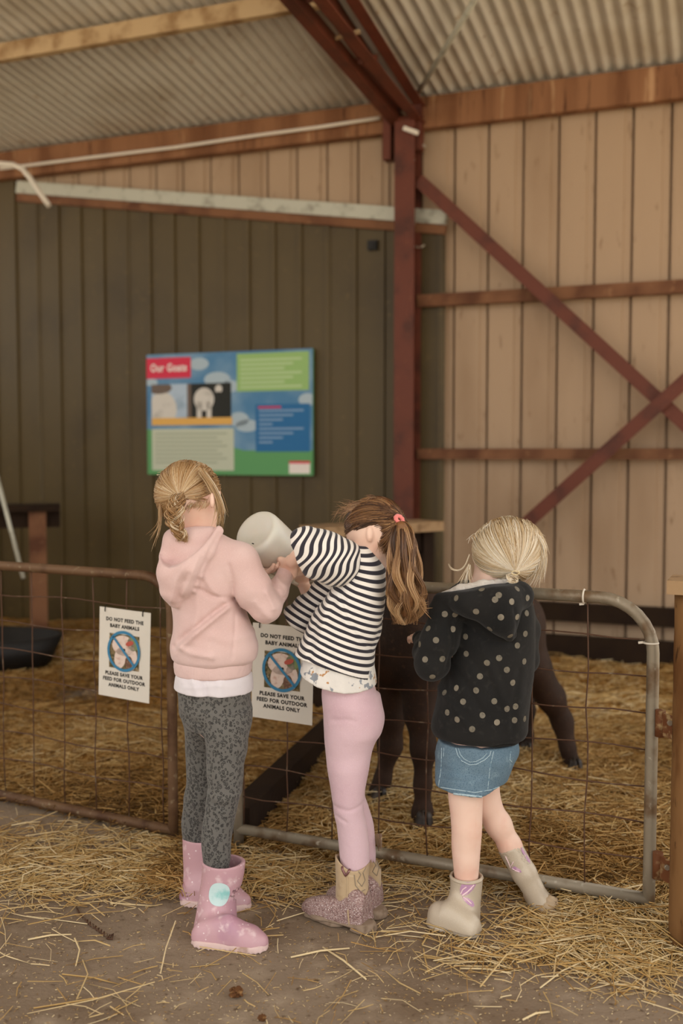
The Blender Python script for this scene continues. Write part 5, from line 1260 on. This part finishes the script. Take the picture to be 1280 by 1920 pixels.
# silver rubber boots
up = np.array([0, 0, 1.0])
H_, T_ = G(898, 1758), G(803, 1728); e = unit(T_ - H_); L = np.linalg.norm(T_ - H_)
tcb = P(874, 1644, 2.64)
inner = SH(); inner.cone(tcb + up * .05, tcb - up * .07, .0385, .036, 0)
s = SH(); s.loft([(1640, 843, 905, 2.64, .044), (1655, 844, 904, 2.64, .044), (1690, 843, 901, 2.635, .042), (1715, 846, 900, 2.63, .040), (1745, 852, 900, 2.62, .036)], .018)
s.foot(H_, e, [(.0, .016, .03), (.008, .028, .045), (.025, .034, .058), (.055, .035, .070), (.085, .036, .076), (.10, .0365, .072), (L - .045, .036, .067), (L - .025, .032, .062), (L - .008, .020, .048), (L, .008, .03)], .024)
s.plane((0, 0, .010), (0, 0, -1.0)); s.cut(inner, .002)
b3 = sdf_obj('boot', s, .003, M['silver'], g3, label='silver rubber boot with a lilac butterfly wing')
so = SH(); so.cone(H_ + e * .032, H_ + e * .07, .0325, .031, .01); so.cone(H_ + e * .07, H_ + e * (L - .045), .031, .038, .01); so.cone(H_ + e * (L - .05), H_ + e * (L - .034), .0385, .036, .01); so.plane((0, 0, .013), (0, 0, 1.0)); so.plane((0, 0, .001), (0, 0, -1.0)); sdf_obj('sole', so, .0028, M['silver'], b3, it=1)
mb = MB(); mb.tube([tcb + np.array([math.cos(a) * .0425, math.sin(a) * .0435, 0]) for a in np.linspace(0, 2 * math.pi, 29)[:-1]], .003, 6, closed=True); mb.build('rim', M['silver'], b3)
# trailing boot: shaft slanting back, toe on the ground, sole towards the camera
A0, A1 = P(953, 1584, 2.725), P(1012, 1690, 2.705)
sd = unit(A1 - A0); s = SH(); s.chain([A0, A0 + (A1 - A0) * .5, A1], [R(24, 2.72), R(23, 2.72), R(20, 2.7)], .01)
toe = G(1012, 1728); toe = np.array([toe[0], 2.74, .030])
s.cone(P(1018, 1696, 2.71), toe, .030, .028, .02)
s.plane(A0 + sd * .004, -sd); s.plane((0, 0, .003), (0, 0, -1.0))
inner = SH(); inner.cone(A0 - sd * .05, A0 + sd * .07, .0315, .029, 0); s.cut(inner, .002)
b4 = sdf_obj('boot', s, .003, M['silver'], g3, label='silver rubber boot of the trailing leg, toe on the ground')
so = SH(); so.cone(P(1032, 1694, 2.69), P(1026, 1712, 2.68), .022, .020, .01); so.cone(P(1026, 1712, 2.68), np.array([toe[0] + .004, toe[1] - .035, .024]), .020, .022, .01)
so.plane((0, 0, .002), (0, 0, -1.0)); so.disp(wob(.0015, 200, 200, 300)); sdf_obj('sole', so, .0028, mat('muddy_sole', '#b09b80', .85, layers=[('noise', 60, '#6f573d', .5, .65)]), b4, it=1)
# butterfly wings: lilac petals with pale streaks
def petal(o, pts, m, name, lift=.001):
    """filled outline laid on a surface, from picture points"""
    ctr = np.mean(np.array(pts), 0); V = []; ok = True
    for t in (0.02, .5, 1.0):
        for p in pts:
            q = ctr + (np.array(p) - ctr) * t; c, n = on_surface(o, q[0], q[1])
            if c is None: return
            V.append(c + n * lift)
    n_ = len(pts); F = [(r * n_ + k, r * n_ + (k + 1) % n_, (r + 1) * n_ + (k + 1) % n_, (r + 1) * n_ + k) for r in range(2) for k in range(n_)]
    mesh_obj(name, V, F, m, o, True)
petal(b3, [(862, 1666), (866, 1656), (876, 1654), (887, 1655), (892, 1658), (886, 1668), (877, 1677), (868, 1680), (863, 1675)], M['wing'], 'wing')
petal(b3, [(866, 1681), (878, 1684), (886, 1690), (889, 1698), (885, 1701), (877, 1696), (869, 1688)], M['wing'], 'wing')
for pts in ([(863, 1677), (867, 1668), (874, 1663)], [(866, 1680), (874, 1674), (884, 1665)], [(868, 1682), (876, 1688), (883, 1695)], [(867, 1678), (877, 1671), (888, 1659)]): surf_line(b3, b3, pts, .0016, M['wingpale'], 'wing_streak', .0012)
petal(b4, [(937, 1596), (941, 1590), (944, 1602), (948, 1614), (954, 1625), (950, 1628), (943, 1618), (938, 1608)], M['wing'], 'wing')
petal(b4, [(955, 1626), (965, 1624), (975, 1630), (978, 1636), (970, 1635), (960, 1631)], M['wing'], 'wing')
for pts in ([(948, 1606), (953, 1617), (957, 1627)], [(960, 1628), (966, 1632), (974, 1635)], [(958, 1624), (962, 1616)]): surf_line(b4, b4, pts, .0014, M['wingpale'], 'wing_streak', .0012)
petal(b4, [(968, 1578), (973, 1580), (982, 1596), (992, 1612), (994, 1620), (988, 1614), (978, 1598)], M['wing'], 'wing')
# hair
hc = SH(); hc.ell(HC3 + [.004, 0, .004], HR3 * 1.0, .01, RT3); hc.ell(P(972, 1033, 2.70), (.056, .064, .066), .03)
hc.cut(lambda p: (((p - (HC3 + (np.array([0, -.065, -.045]) @ RT3))) @ RT3.T / np.array([.09, .065, .075])) ** 2).sum(1) ** .5 * .06 - .06, .004)
hc.cut(lambda p: (((p - P(905, 1082, 2.63)) / np.array([.052, .08, .030])) ** 2).sum(1) ** .5 * .03 - .03, .006)
hair3 = sdf_obj('hair', hc, .0034, mat('pale_blonde_cap', '#c9a876', .55, layers=[('noise', 60, '#a07c4c', .45, .7)], bump=[('noise', 120, .5, .003)]), g3, label='pale blonde hair gathered in a low knot')
rng = np.random.default_rng(44); TIE3 = P(966, 1072, 2.615)
HC3b = P(953, 1031, 2.705); HR3b = np.array([.092, .096, .088])
st, tns = cap_strands(HC3b, HR3b, RT3, scalp_region(lambda q: q[2] > -.25 and (q[1] > -.7 or q[2] > .3)), TIE3, rng, 3200, (.93, 1.05), clumps=48, tone=(.58, .14, .14))
hair_mesh('hair_strands', st, rng.uniform(.0006, .0012, len(st)), tns, M['hair3'], hair3, 14, None, .2)
lo = []
for k in range(340):     # loose side locks swinging out to the right of the knot
    x = rng.uniform(0, 1); z = rng.uniform(0, 1)
    lo.append(np.array([P(975 + 20 * x, 985 + 12 * x, 2.66), P(1000 + 14 * x, 1010 + 10 * z, 2.65), P(1008 + 15 * x, 1040 + 8 * z, 2.645), P(1002 + 18 * x, 1068 + 10 * z, 2.65), P(984 + 36 * x, 1088 + rng.uniform(-22, 14), 2.66)][:rng.integers(3, 6)]) + rng.normal(0, .0045, 3))
for k in range(10):
    lo.append(np.array([P(880, 1040, 2.68), P(872, 1062, 2.67), P(860, 1072, 2.66), P(845, 1068 + rng.uniform(-2, 2), 2.66), P(841, 1058, 2.66)]) + rng.normal(0, .0012, 3))
for k in range(18):
    x = rng.uniform(0, 1); lo.append(np.array([P(878, 1060, 2.66), P(866 + 14 * x, 1080, 2.65), P(856 + 30 * x, 1100 + rng.uniform(-8, 6), 2.65)]) + rng.normal(0, .002, 3))
for k in range(80):
    x = rng.uniform(-1, 1); a0 = P(948 + 60 * x, 976 + 34 * x * x, 2.69); lo.append(np.array([a0, a0 + [.012 * x, -.01, .005], a0 + [.022 * x + rng.normal(0, .01), -.02, -.012]]))
hair_mesh('loose_hair', lo, .0008, np.clip(rng.normal(.68, .16, len(lo)), 0, 1), M['hair3'], g3, 12, 'loose pale blonde wisps')
kn = []
for k in range(160):
    a = rng.uniform(0, 2 * math.pi); c = P(960, 1084, 2.607); kr = rng.uniform(.2, 1.1); pts = []
    for t in np.linspace(0, 1.2, 10): pts.append(c + np.array([math.cos(a + t * 3) * .016 * kr, -.004 + .010 * math.sin(a + t * 5), math.sin(a + t * 2.2) * .011 * kr]) + rng.normal(0, .0010, 3))
    kn.append(np.array(pts))
hair_mesh('hair_knot', kn, .0011, np.clip(rng.normal(.72, .16, len(kn)), 0, 1), M['hair3'], g3, 12, 'small twisted knot of hair')
mb = MB(); c = P(966, 1074, 2.600); mb.tube([c + np.array([math.cos(a) * .010, -.001, math.sin(a) * .005]) for a in np.linspace(0, 2 * math.pi, 21)[:-1]], .0011, 6, closed=True); mb.build('hair_tie', mat('clear_band', '#d9c79c', .4), g3)
# ------------------------------------------------------------------ brown calf
M['calf'] = mat('dark_brown_coat', '#2f1d12', .75, layers=[('noise', 5, '#1f1209', .4, .7), ('noise', 70, '#3c2818', .55, .75), ('noise', 2.2, '#180d06', .5, .75)], bump=[('noise', 160, .4, .003)], spec=.25)
M['calfdark'] = mat('black_muzzle', '#1a1310', .45, spec=.4)
M['hoof'] = mat('dark_hoof', '#241a12', .5, layers=[('noise', 30, '#3b2c1e', .5, .7)])
cf_ = empty('calf', [P(880, 1500, 3.7)[0], 3.7, 0], 'dark brown calf standing behind the gate, head raised to the bottle', 'calf')
c = SH()
c.chain([P(770, 1208, 3.47), P(870, 1205, 3.70), P(950, 1178, 3.90)], [.165, .165, .14], .06)
c.ell(P(958, 1162, 3.95), (.115, .15, .125), .05)
c.ell(P(770, 1160, 3.46), (.10, .14, .12), .05)
c.chain([P(762, 1165, 3.44), P(705, 1135, 3.40), P(668, 1112, 3.36)], [.125, .095, .075], .05)
c.chain([P(735, 1225, 3.42), P(655, 1155, 3.32), P(622, 1130, 3.25)], [.10, .075, .055], .05)
MZ = P(596, 1082, 3.135)
c.chain([P(668, 1104, 3.36), P(632, 1094, 3.25), MZ], [.078, .066, .044], .03)
c.chain([P(650, 1128, 3.32), P(606, 1112, 3.17)], [.05, .034], .03)
c.chain([P(787, 1262, 3.37), P(788, 1340, 3.35), P(792, 1405, 3.335), P(792, 1470, 3.33), P(793, 1525, 3.325), P(793, 1545, 3.325)], [.082, .048, .040, .027, .032, .030], .03)
c.chain([P(730, 1262, 3.53), P(730, 1340, 3.56), P(730, 1400, 3.57), P(718, 1460, 3.575), P(710, 1492, 3.575), P(710, 1503, 3.575)], [.082, .05, .041, .028, .033, .030], .03)
c.chain([P(968, 1185, 3.92), P(996, 1250, 3.90), P(1034, 1308, 3.93), P(1054, 1350, 3.95), P(1064, 1405, 3.92), P(1072, 1436, 3.91), P(1074, 1446, 3.91)], [.11, .075, .052, .040, .027, .033, .030], .03)
c.chain([P(955, 1215, 4.06), P(965, 1280, 4.08), P(985, 1330, 4.12), P(984, 1380, 4.12), P(982, 1410, 4.11)], [.11, .075, .04, .028, .032], .03)
for sx in (-1, 1):       # ears
    e0 = P(676, 1098, 3.36) + np.array([sx * .05, sx * -.02, .03]); c.cone(e0, e0 + np.array([sx * .07, sx * -.03, -.01]), .022, .014, .015)
c.disp(wob(.003, 22, 14, 18))
sdf_obj('body', c, .0075, M['calf'], cf_, label='dark brown coat')
mz = SH(); mz.ell(MZ + np.array([-.012, -.012, -.004]), (.036, .03, .034), .01); mz.ell(MZ + np.array([0, 0, -.03]), (.03, .03, .018), .01); sdf_obj('muzzle', mz, .004, M['calfdark'], cf_, label='black wet muzzle')
for px, py, r in ((794, 1563, .038), (711, 1516, .038), (1078, 1457, .036), (986, 1425, .036)):
    g = G(px, py); z0 = .0; hf = SH(); hf.cone(g + [0, 0, .012], g + [0.002, 0.004, .052], r, r * .72, .01); hf.plane((0, 0, .002), (0, 0, -1.0))
    hf.cut(lambda p, g=g: np.abs(p[:, 0] - g[0] + .3 * (p[:, 1] - g[1])) - .003 + np.clip(p[:, 1] - g[1], 0, 1), .002); sdf_obj('hoof', hf, .004, M['hoof'], cf_, it=1)
for sx in (-1, 1):
    sh = SH(); sh.ell(P(634, 1084, 3.25) + np.array([sx * .055, sx * -.02, .012]), (.012, .012, .012)); sdf_obj('eye', sh, .003, M['calfdark'], cf_, it=1)
tl_ = SH(); tl_.chain([P(985, 1122, 4.06), P(1004, 1160, 4.10), P(1000, 1250, 4.12), P(996, 1310, 4.12)], [.022, .017, .014, .022], .01); sdf_obj('tail', tl_, .005, M['calf'], cf_)

# ------------------------------------------------------------------ milk bottle
M['milk'] = mat('milky_plastic', '#dcdad0', .35, layers=[('noise', 8, '#cfcdc0', .45, .75)], spec=.45, sss=.1)
M['milkmark'] = mat('dark_speck', '#3b3a36', .6)
M['teat'] = mat('red_rubber_teat', '#8c3a34', .5)
C0, C1 = P(478, 996, 2.77), P(576, 1079, 2.95); ax = unit(C1 - C0); Lb = np.linalg.norm(C1 - C0)
bt = empty('milk_bottle', C0, 'big cloudy white milk bottle tilted towards the calf', 'bottle')
u = unit(np.cross(ax, [0, 0, 1.0])); w = np.cross(ax, u)
prof = [(0.010, 0), (0.010, .030), (0.006, .040), (0.002, .050), (0.0, .058), (.003, .064), (.010, .068), (.02, .0695), (.05, .069), (.10, .067), (.14, .064), (.165, .060), (.185, .052), (.20, .042), (.212, .030), (.222, .023), (.25, .0225), (.252, 0)]
n = 48; v = []; f = []
for a, r in prof:
    for k in range(n):
        t = 2 * math.pi * k / n; v.append(C0 + ax * a + (u * math.cos(t) + w * math.sin(t)) * max(r, .0001))
for i in range(len(prof) - 1):
    for k in range(n): f.append((i * n + k, (i + 1) * n + k, (i + 1) * n + (k + 1) % n, i * n + (k + 1) % n))
mesh_obj('shell', v, f, M['milk'], bt, True)
mb = MB(); mb.tube([C0 + ax * .226, C0 + ax * .236, C0 + ax * .255, C0 + ax * .258], [.027, .028, .028, .024], 24); mb.build('collar', M['white_plastic'], bt)
mb = MB(); mb.tube([C0 + ax * .256, C0 + ax * .27, C0 + ax * .285 + [0, .02, .004], C0 + ax * .30 + [0, .05, .008], C0 + ax * .305 + [.0, .09, .012]], [.02, .016, .012, .011, .008], 14); mb.build('teat', M['teat'], bt)
mb = MB(); hq = [C0 + ax * .20 - w * -.0 + np.array([.0, -.04, -.01])]
mb.tube([C0 + ax * .205 + np.array([-.004, -.036, -.02]), C0 + ax * .215 + np.array([-.012, -.052, -.036]), C0 + ax * .235 + np.array([-.012, -.045, -.034]), C0 + ax * .245 + np.array([0, -.024, -.012])], .007, 10); mb.build('handle', M['white_plastic'], bt)
for (a, b_) in ((-.034, -.030), (-.052, -.002)):
    mb = MB(); p = C0 + u * a * 0; 
for px, py in ((474, 1019), (455, 1019)):
    p = hit(px, py, C0 - ax * .0005, ax); mb = MB(); mb.tube([p - u * .003, p + u * .003 + w * .001], .0016, 6); mb.build('speck', M['milkmark'], bt)
mb = MB(); pts = [C0 + ax * .0105 + (u * math.cos(t) + w * math.sin(t)) * .036 for t in np.linspace(0, 2 * math.pi, 33)[:-1]]; mb.tube(pts, .0025, 6, closed=True); mb.build('base_ring', M['milk'], bt)
# ------------------------------------------------------------------ signs
def text2d(body, size, bold=0.0, sx=1.0):
    cu = bpy.data.curves.new('lettering', 'FONT'); cu.body = body; cu.size = size; cu.offset = bold; cu.align_x = 'CENTER'; cu.resolution_u = 3; cu.space_character = 1.12
    o = bpy.data.objects.new('lettering', cu); COL.objects.link(o); bpy.context.view_layer.update()
    me = bpy.data.meshes.new_from_object(o.evaluated_get(bpy.context.evaluated_depsgraph_get()))
    v = np.array([x.co[:2] for x in me.vertices]) * np.array([sx, 1]); f = [tuple(p.vertices) for p in me.polygons]
    bpy.data.objects.remove(o); bpy.data.curves.remove(cu); bpy.data.meshes.remove(me); return v, f
class Board:
    """flat print: (u right, v down) in metres on a plane, layer by layer"""
    def __init__(s, org, ex, ey, nrm, root): s.o = np.asarray(org, float); s.ex = unit(ex); s.ey = unit(ey); s.n = unit(nrm); s.root = root
    def at(s, u, v, l=0): return s.o + s.ex * u + s.ey * v + s.n * (l * .0007)
    def poly(s, name, pts, m, layer, label=None):
        o = mesh_obj(name, [s.at(u, v, layer) for u, v in pts], [tuple(range(len(pts)))], m, s.root)
        if label: o['label'] = label
        return o
    def rect(s, name, u0, v0, u1, v1, m, layer, label=None): return s.poly(name, [(u0, v0), (u0, v1), (u1, v1), (u1, v0)], m, layer, label)
    def blob(s, name, cu, cv, ru, rv, m, layer, n=22, rot=0, cut=None):
        pts = []
        for k in range(n):
            a = -2 * math.pi * k / n; x, y = ru * math.cos(a), rv * math.sin(a); u, v = cu + x * math.cos(rot) - y * math.sin(rot), cv + x * math.sin(rot) + y * math.cos(rot)
            if cut: u = min(max(u, cut[0]), cut[2]); v = min(max(v, cut[1]), cut[3])
            pts.append((u, v))
        return s.poly(name, pts, m, layer)
    def text(s, body, cu, cv, size, m, layer, bold=.0, sx=1.0):
        v, f = text2d(body, size, bold, sx); return mesh_obj('lettering', [s.at(cu + x, cv - y, layer) for x, y in v], f, m, s.root)
    def bars(s, name, boxes, m, layer):
        V, F = [], []
        for (u0, v0, u1, v1) in boxes:
            b = len(V); V += [s.at(u0, v0, layer), s.at(u0, v1, layer), s.at(u1, v1, layer), s.at(u1, v0, layer)]; F.append((b, b + 1, b + 2, b + 3))
        return mesh_obj(name, V, F, m, s.root)
def flat(name, c, rough=.6, **k): return mat(name, c, rough, spec=.2, **k)
M['paper'] = flat('white_paper', '#d9d3c8', .55, layers=[('noise', 5, '#d0c8bb', .45, .75)])
M['ink'] = flat('black_ink', '#24211f'); M['ban'] = flat('blue_ring_ink', '#3f7ea3')
M['lambbg'] = flat('meadow_print', '#7c6a4c', layers=[('noise', 90, '#4f4a30', .45, .6), ('noise', 60, '#b9a284', .55, .7)])
M['lamb'] = flat('lamb_print', '#ddc9bd', layers=[('noise', 50, '#c9a698', .5, .7)]); M['lambear'] = flat('ear_print', '#b5584a'); M['lambdark'] = flat('dark_lamb_print', '#6e5142', layers=[('noise', 120, '#8f7460', .5, .65)]); M['lambgreen'] = flat('green_print', '#7d8c5f')  # the dark brown patch is part of the printed lamb picture
def paper_sign(lab, A, e, pxtl, pytl, tilt, nm='paper_sign'):
    nrm = unit(np.array([e[1], -e[0], 0.0])); nrm = nrm if nrm[1] < 0 else -nrm
    tl = hit(pxtl, pytl, A + nrm * .008, nrm)
    ex = e * math.cos(tilt) + np.array([0, 0, -math.sin(tilt)]); ey = -np.cross(nrm, ex); ey = ey if ey[2] < 0 else -ey
    W, Hh = .210, .297
    root = empty(nm, tl, lab, 'sign', 'paper signs tied to the gates')
    bd = Board(tl, ex, ey, nrm, root)
    mb = MB(); mb.box8([bd.at(0, Hh, 0), bd.at(W, Hh, 0), bd.at(W, Hh, 0) - nrm * .0012, bd.at(0, Hh, 0) - nrm * .0012, bd.at(0, 0, 0), bd.at(W, 0, 0), bd.at(W, 0, 0) - nrm * .0012, bd.at(0, 0, 0) - nrm * .0012])
    mb.build('sheet', M['paper'], root)
    for i, (t, y) in enumerate((('DO NOT FEED THE', .042), ('BABY ANIMALS', .063), ('PLEASE SAVE YOUR', .223), ('FEED FOR OUTDOOR', .2425), ('ANIMALS ONLY', .262))):
        bd.text(t, W / 2, y, .0162, M['ink'], 1, .00075, 1.0)
    cx, cy, r = W / 2, .138, .068; g_ = 1.3
    bd.rect('picture', cx - .062, cy - .055, cx + .062, cy + .060, M['lambbg'], 1)
    bd.blob('picture_patch', cx + .028 * g_, cy - .022 * g_, .018 * g_, .018 * g_, M['lambgreen'], 2)
    bd.blob('picture_patch', cx - .002 * g_, cy - .014 * g_, .036 * g_, .026 * g_, M['lamb'], 2); bd.blob('picture_patch', cx - .012 * g_, cy + .018 * g_, .018 * g_, .028 * g_, M['lamb'], 2, rot=.2); bd.blob('picture_patch', cx + .024 * g_, cy + .016 * g_, .018 * g_, .030 * g_, M['lamb'], 2)
    bd.blob('picture_patch', cx + .016 * g_, cy + .028 * g_, .012 * g_, .018 * g_, M['lambdark'], 3); bd.blob('picture_patch', cx + .018 * g_, cy - .022 * g_, .013 * g_, .006 * g_, M['lambear'], 4, rot=-.35); bd.blob('picture_patch', cx + .002 * g_, cy - .004 * g_, .003 * g_, .003 * g_, M['ink'], 4)
    mb = MB(); n = 40; V = []; F = []
    for k in range(n):
        a = 2 * math.pi * k / n
        for rr in (r, r - .0095): V.append(bd.at(cx + rr * math.cos(a), cy + rr * math.sin(a), 5))
    for k in range(n): F.append((2 * k, 2 * k + 1, (2 * k + 3) % (2 * n), (2 * k + 2) % (2 * n)))
    mesh_obj('prohibition_ring', V, F, M['ban'], root)
    q = .0042 / math.sqrt(2); d = (r - .004) / math.sqrt(2)
    bd.poly('prohibition_bar', [(cx - d - q, cy - d + q), (cx + d - q, cy + d + q), (cx + d + q, cy + d - q), (cx - d + q, cy - d - q)], M['ban'], 5)
    for xx in (.025, W - .03):
        mb = MB(); p = bd.at(xx, .006, 0); mb.tube([p + nrm * .003 + [0, 0, -.008], p + nrm * .004, p + [0, 0, .012], p - nrm * .008 + [0, 0, .012]], .0017, 6); mb.build('cable_tie', M['black'], root)
    return root
paper_sign('paper no-feeding sign with a blue ring hanging alone on the left gate', LA, LE, 187, 1137, .035)
paper_sign('paper no-feeding sign half hidden between the hoodie and the striped top', RA, RE, 474, 1167, .025)
# small black tags on the left gate wires
for px, py in ((9, 1290), (50, 1292)):
    p = hit(px, py, LA, np.array([LE[1], -LE[0], 0])); mb = MB(); mb.bar(p + [0, -.008, -.012], p + [0, -.008, .008], .008, .006); mb.build('tag', M['black'], gL)
# information board about goats on the olive wall
HS = .085
s0, zt = wall_sz(272, 664, HS); s1, zt2 = wall_sz(584, 655, HS); _, zb = wall_sz(282, 890, HS); _, zb2 = wall_sz(588, 891, HS)
zt = (zt + zt2) / 2; zb = (zb + zb2) / 2; s0b, _ = wall_sz(280, 890, HS); s0 = (s0 + s0b) / 2; s1b, _ = wall_sz(588, 890, HS); s1 = (s1 + s1b) / 2
BW, BH = s1 - s0, zt - zb
ib = empty('information_board', WP(s0, HS, zb), 'colourful goat information board on the olive wall', 'sign')
B = Board(WP(s0, HS, zt), EW, (0, 0, -1.0), NW, ib)
_r, _p, _bl = B.rect, B.poly, B.blob
M['sky_print'] = flat('sky_print', '#4f7fa6', layers=[('noise', 3, '#7f9fb8', .4, .7)]); M['cloud_print'] = flat('cloud_print', '#a9bac4'); M['grass_print'] = flat('grass_print', '#5f9a63')
M['title_print'] = flat('crimson_print', '#d0374f'); M['white_print'] = flat('white_print', '#e6ddd6'); M['lime_print'] = flat('lime_print', '#94b873'); M['lime_text'] = flat('lime_text_print', '#b4cb98')
M['orange_print'] = flat('amber_print', '#dcab5a'); M['pale_print'] = flat('pale_panel_print', '#bfc4af'); M['pale_text'] = flat('pale_text_print', '#a2a893'); M['blue_print'] = flat('blue_panel_print', '#2d6a9c'); M['blue_text'] = flat('blue_text_print', '#7f9dbd')
M['night_print'] = flat('dark_photo_print', '#2a2b27'); M['goat_print'] = flat('goat_print', '#cfcac1', layers=[('noise', 14, '#b5b0a8', .5, .75)]); M['haze_print'] = flat('hazy_photo_print', '#aebfcf', layers=[('noise', 9, '#8fa2b4', .45, .7)]); M['brown_print'] = flat('brown_photo_print', '#6e5f55')
mb = MB(); mb.bar(WP((s0 + s1) / 2, HS - .012, zb), WP((s0 + s1) / 2, HS - .012, zt), BW, .02, up=NW); mb.build('backing', M['grass_print'], ib)
def RR(name, u0, v0, u1, v1, m, l): return B.rect(name, u0 * BW, v0 * BH, u1 * BW, v1 * BH, m, l)
def BL(name, cu, cv, ru, rv, m, l, rot=0, cut=None): return B.blob(name, cu * BW, cv * BH, ru * BW, rv * BH, m, l, 22, rot, tuple(np.array(cut) * [BW, BH, BW, BH]) if cut else None)
RR('sky_panel', 0, 0, 1, .8, M['sky_print'], 1)
B.poly('grass_panel', [(0, .62 * BH), (0, BH), (BW, BH), (BW, .8 * BH), (.6 * BW, .8 * BH), (.35 * BW, .7 * BH)], M['grass_print'], 2)
for cu, cv, ru, rv in ((.33, .09, .06, .05), (.44, .22, .08, .06), (.52, .28, .05, .05), (.57, .55, .06, .06), (.62, .6, .07, .05), (.97, .4, .05, .05), (.03, .23, .04, .03)): BL('cloud', cu, cv, ru, rv, M['cloud_print'], 2, cut=(0, 0, 1, .8))
RR('title_panel', 0, .03, .28, .2, M['title_print'], 4); B.text('Our Goats', .14 * BW, .142 * BH, .088 * BH, M['white_print'], 5, .0025, .80)
RR('text_panel', .56, .02, .98, .325, M['lime_print'], 4); B.bars('text_lines', [(.58 * BW, (.065 + .036 * i) * BH, (.94 - .05 * ((i * 7) % 3)) * BW, (.083 + .036 * i) * BH) for i in range(7)], M['lime_text'], 5)
RR('goat_photo', .03, .25, .255, .53, M['haze_print'], 4); BL('photo_patch', .10, .46, .09, .15, M['goat_print'], 5, cut=(.03, .25, .255, .53)); BL('photo_patch', .08, .28, .08, .05, M['brown_print'], 5, cut=(.03, .25, .255, .53))
RR('photo_divider', .255, .25, .28, .53, M['brown_print'], 4)
RR('goat_photo', .28, .25, .525, .53, M['night_print'], 4); BL('photo_patch', .36, .38, .062, .095, M['goat_print'], 5); RR('photo_patch', .315, .4, .345, .53, M['goat_print'], 5); RR('photo_patch', .375, .4, .405, .53, M['goat_print'], 5); BL('photo_patch', .45, .30, .022, .035, M['goat_print'], 5); BL('photo_patch', .45, .37, .028, .05, M['night_print'], 6)
RR('caption_strip', .03, .53, .53, .59, M['orange_print'], 4)
RR('text_panel', .03, .62, .54, .965, M['pale_print'], 4); B.bars('text_lines', [(.05 * BW, (.655 + .034 * i) * BH, (.5 - .03 * ((i * 5) % 3)) * BW, (.668 + .034 * i) * BH) for i in range(8)], M['pale_text'], 5)
RR('text_panel', .67, .43, .985, .81, M['blue_print'], 4); B.bars('text_lines', [(.69 * BW, (.475 + .036 * i) * BH, (.95 - .06 * ((i * 5) % 4)) * BW, (.49 + .036 * i) * BH) for i in range(8)], M['blue_text'], 5); B.bars('text_lines', [(.685 * BW, .448 * BH, .82 * BW, .462 * BH)], M['title_print'], 5)
RR('corner_panel', .865, .885, .985, .985, M['white_print'], 4); B.bars('corner_marks', [(.865 * BW, .885 * BH, .985 * BW, .905 * BH)], M['title_print'], 5)
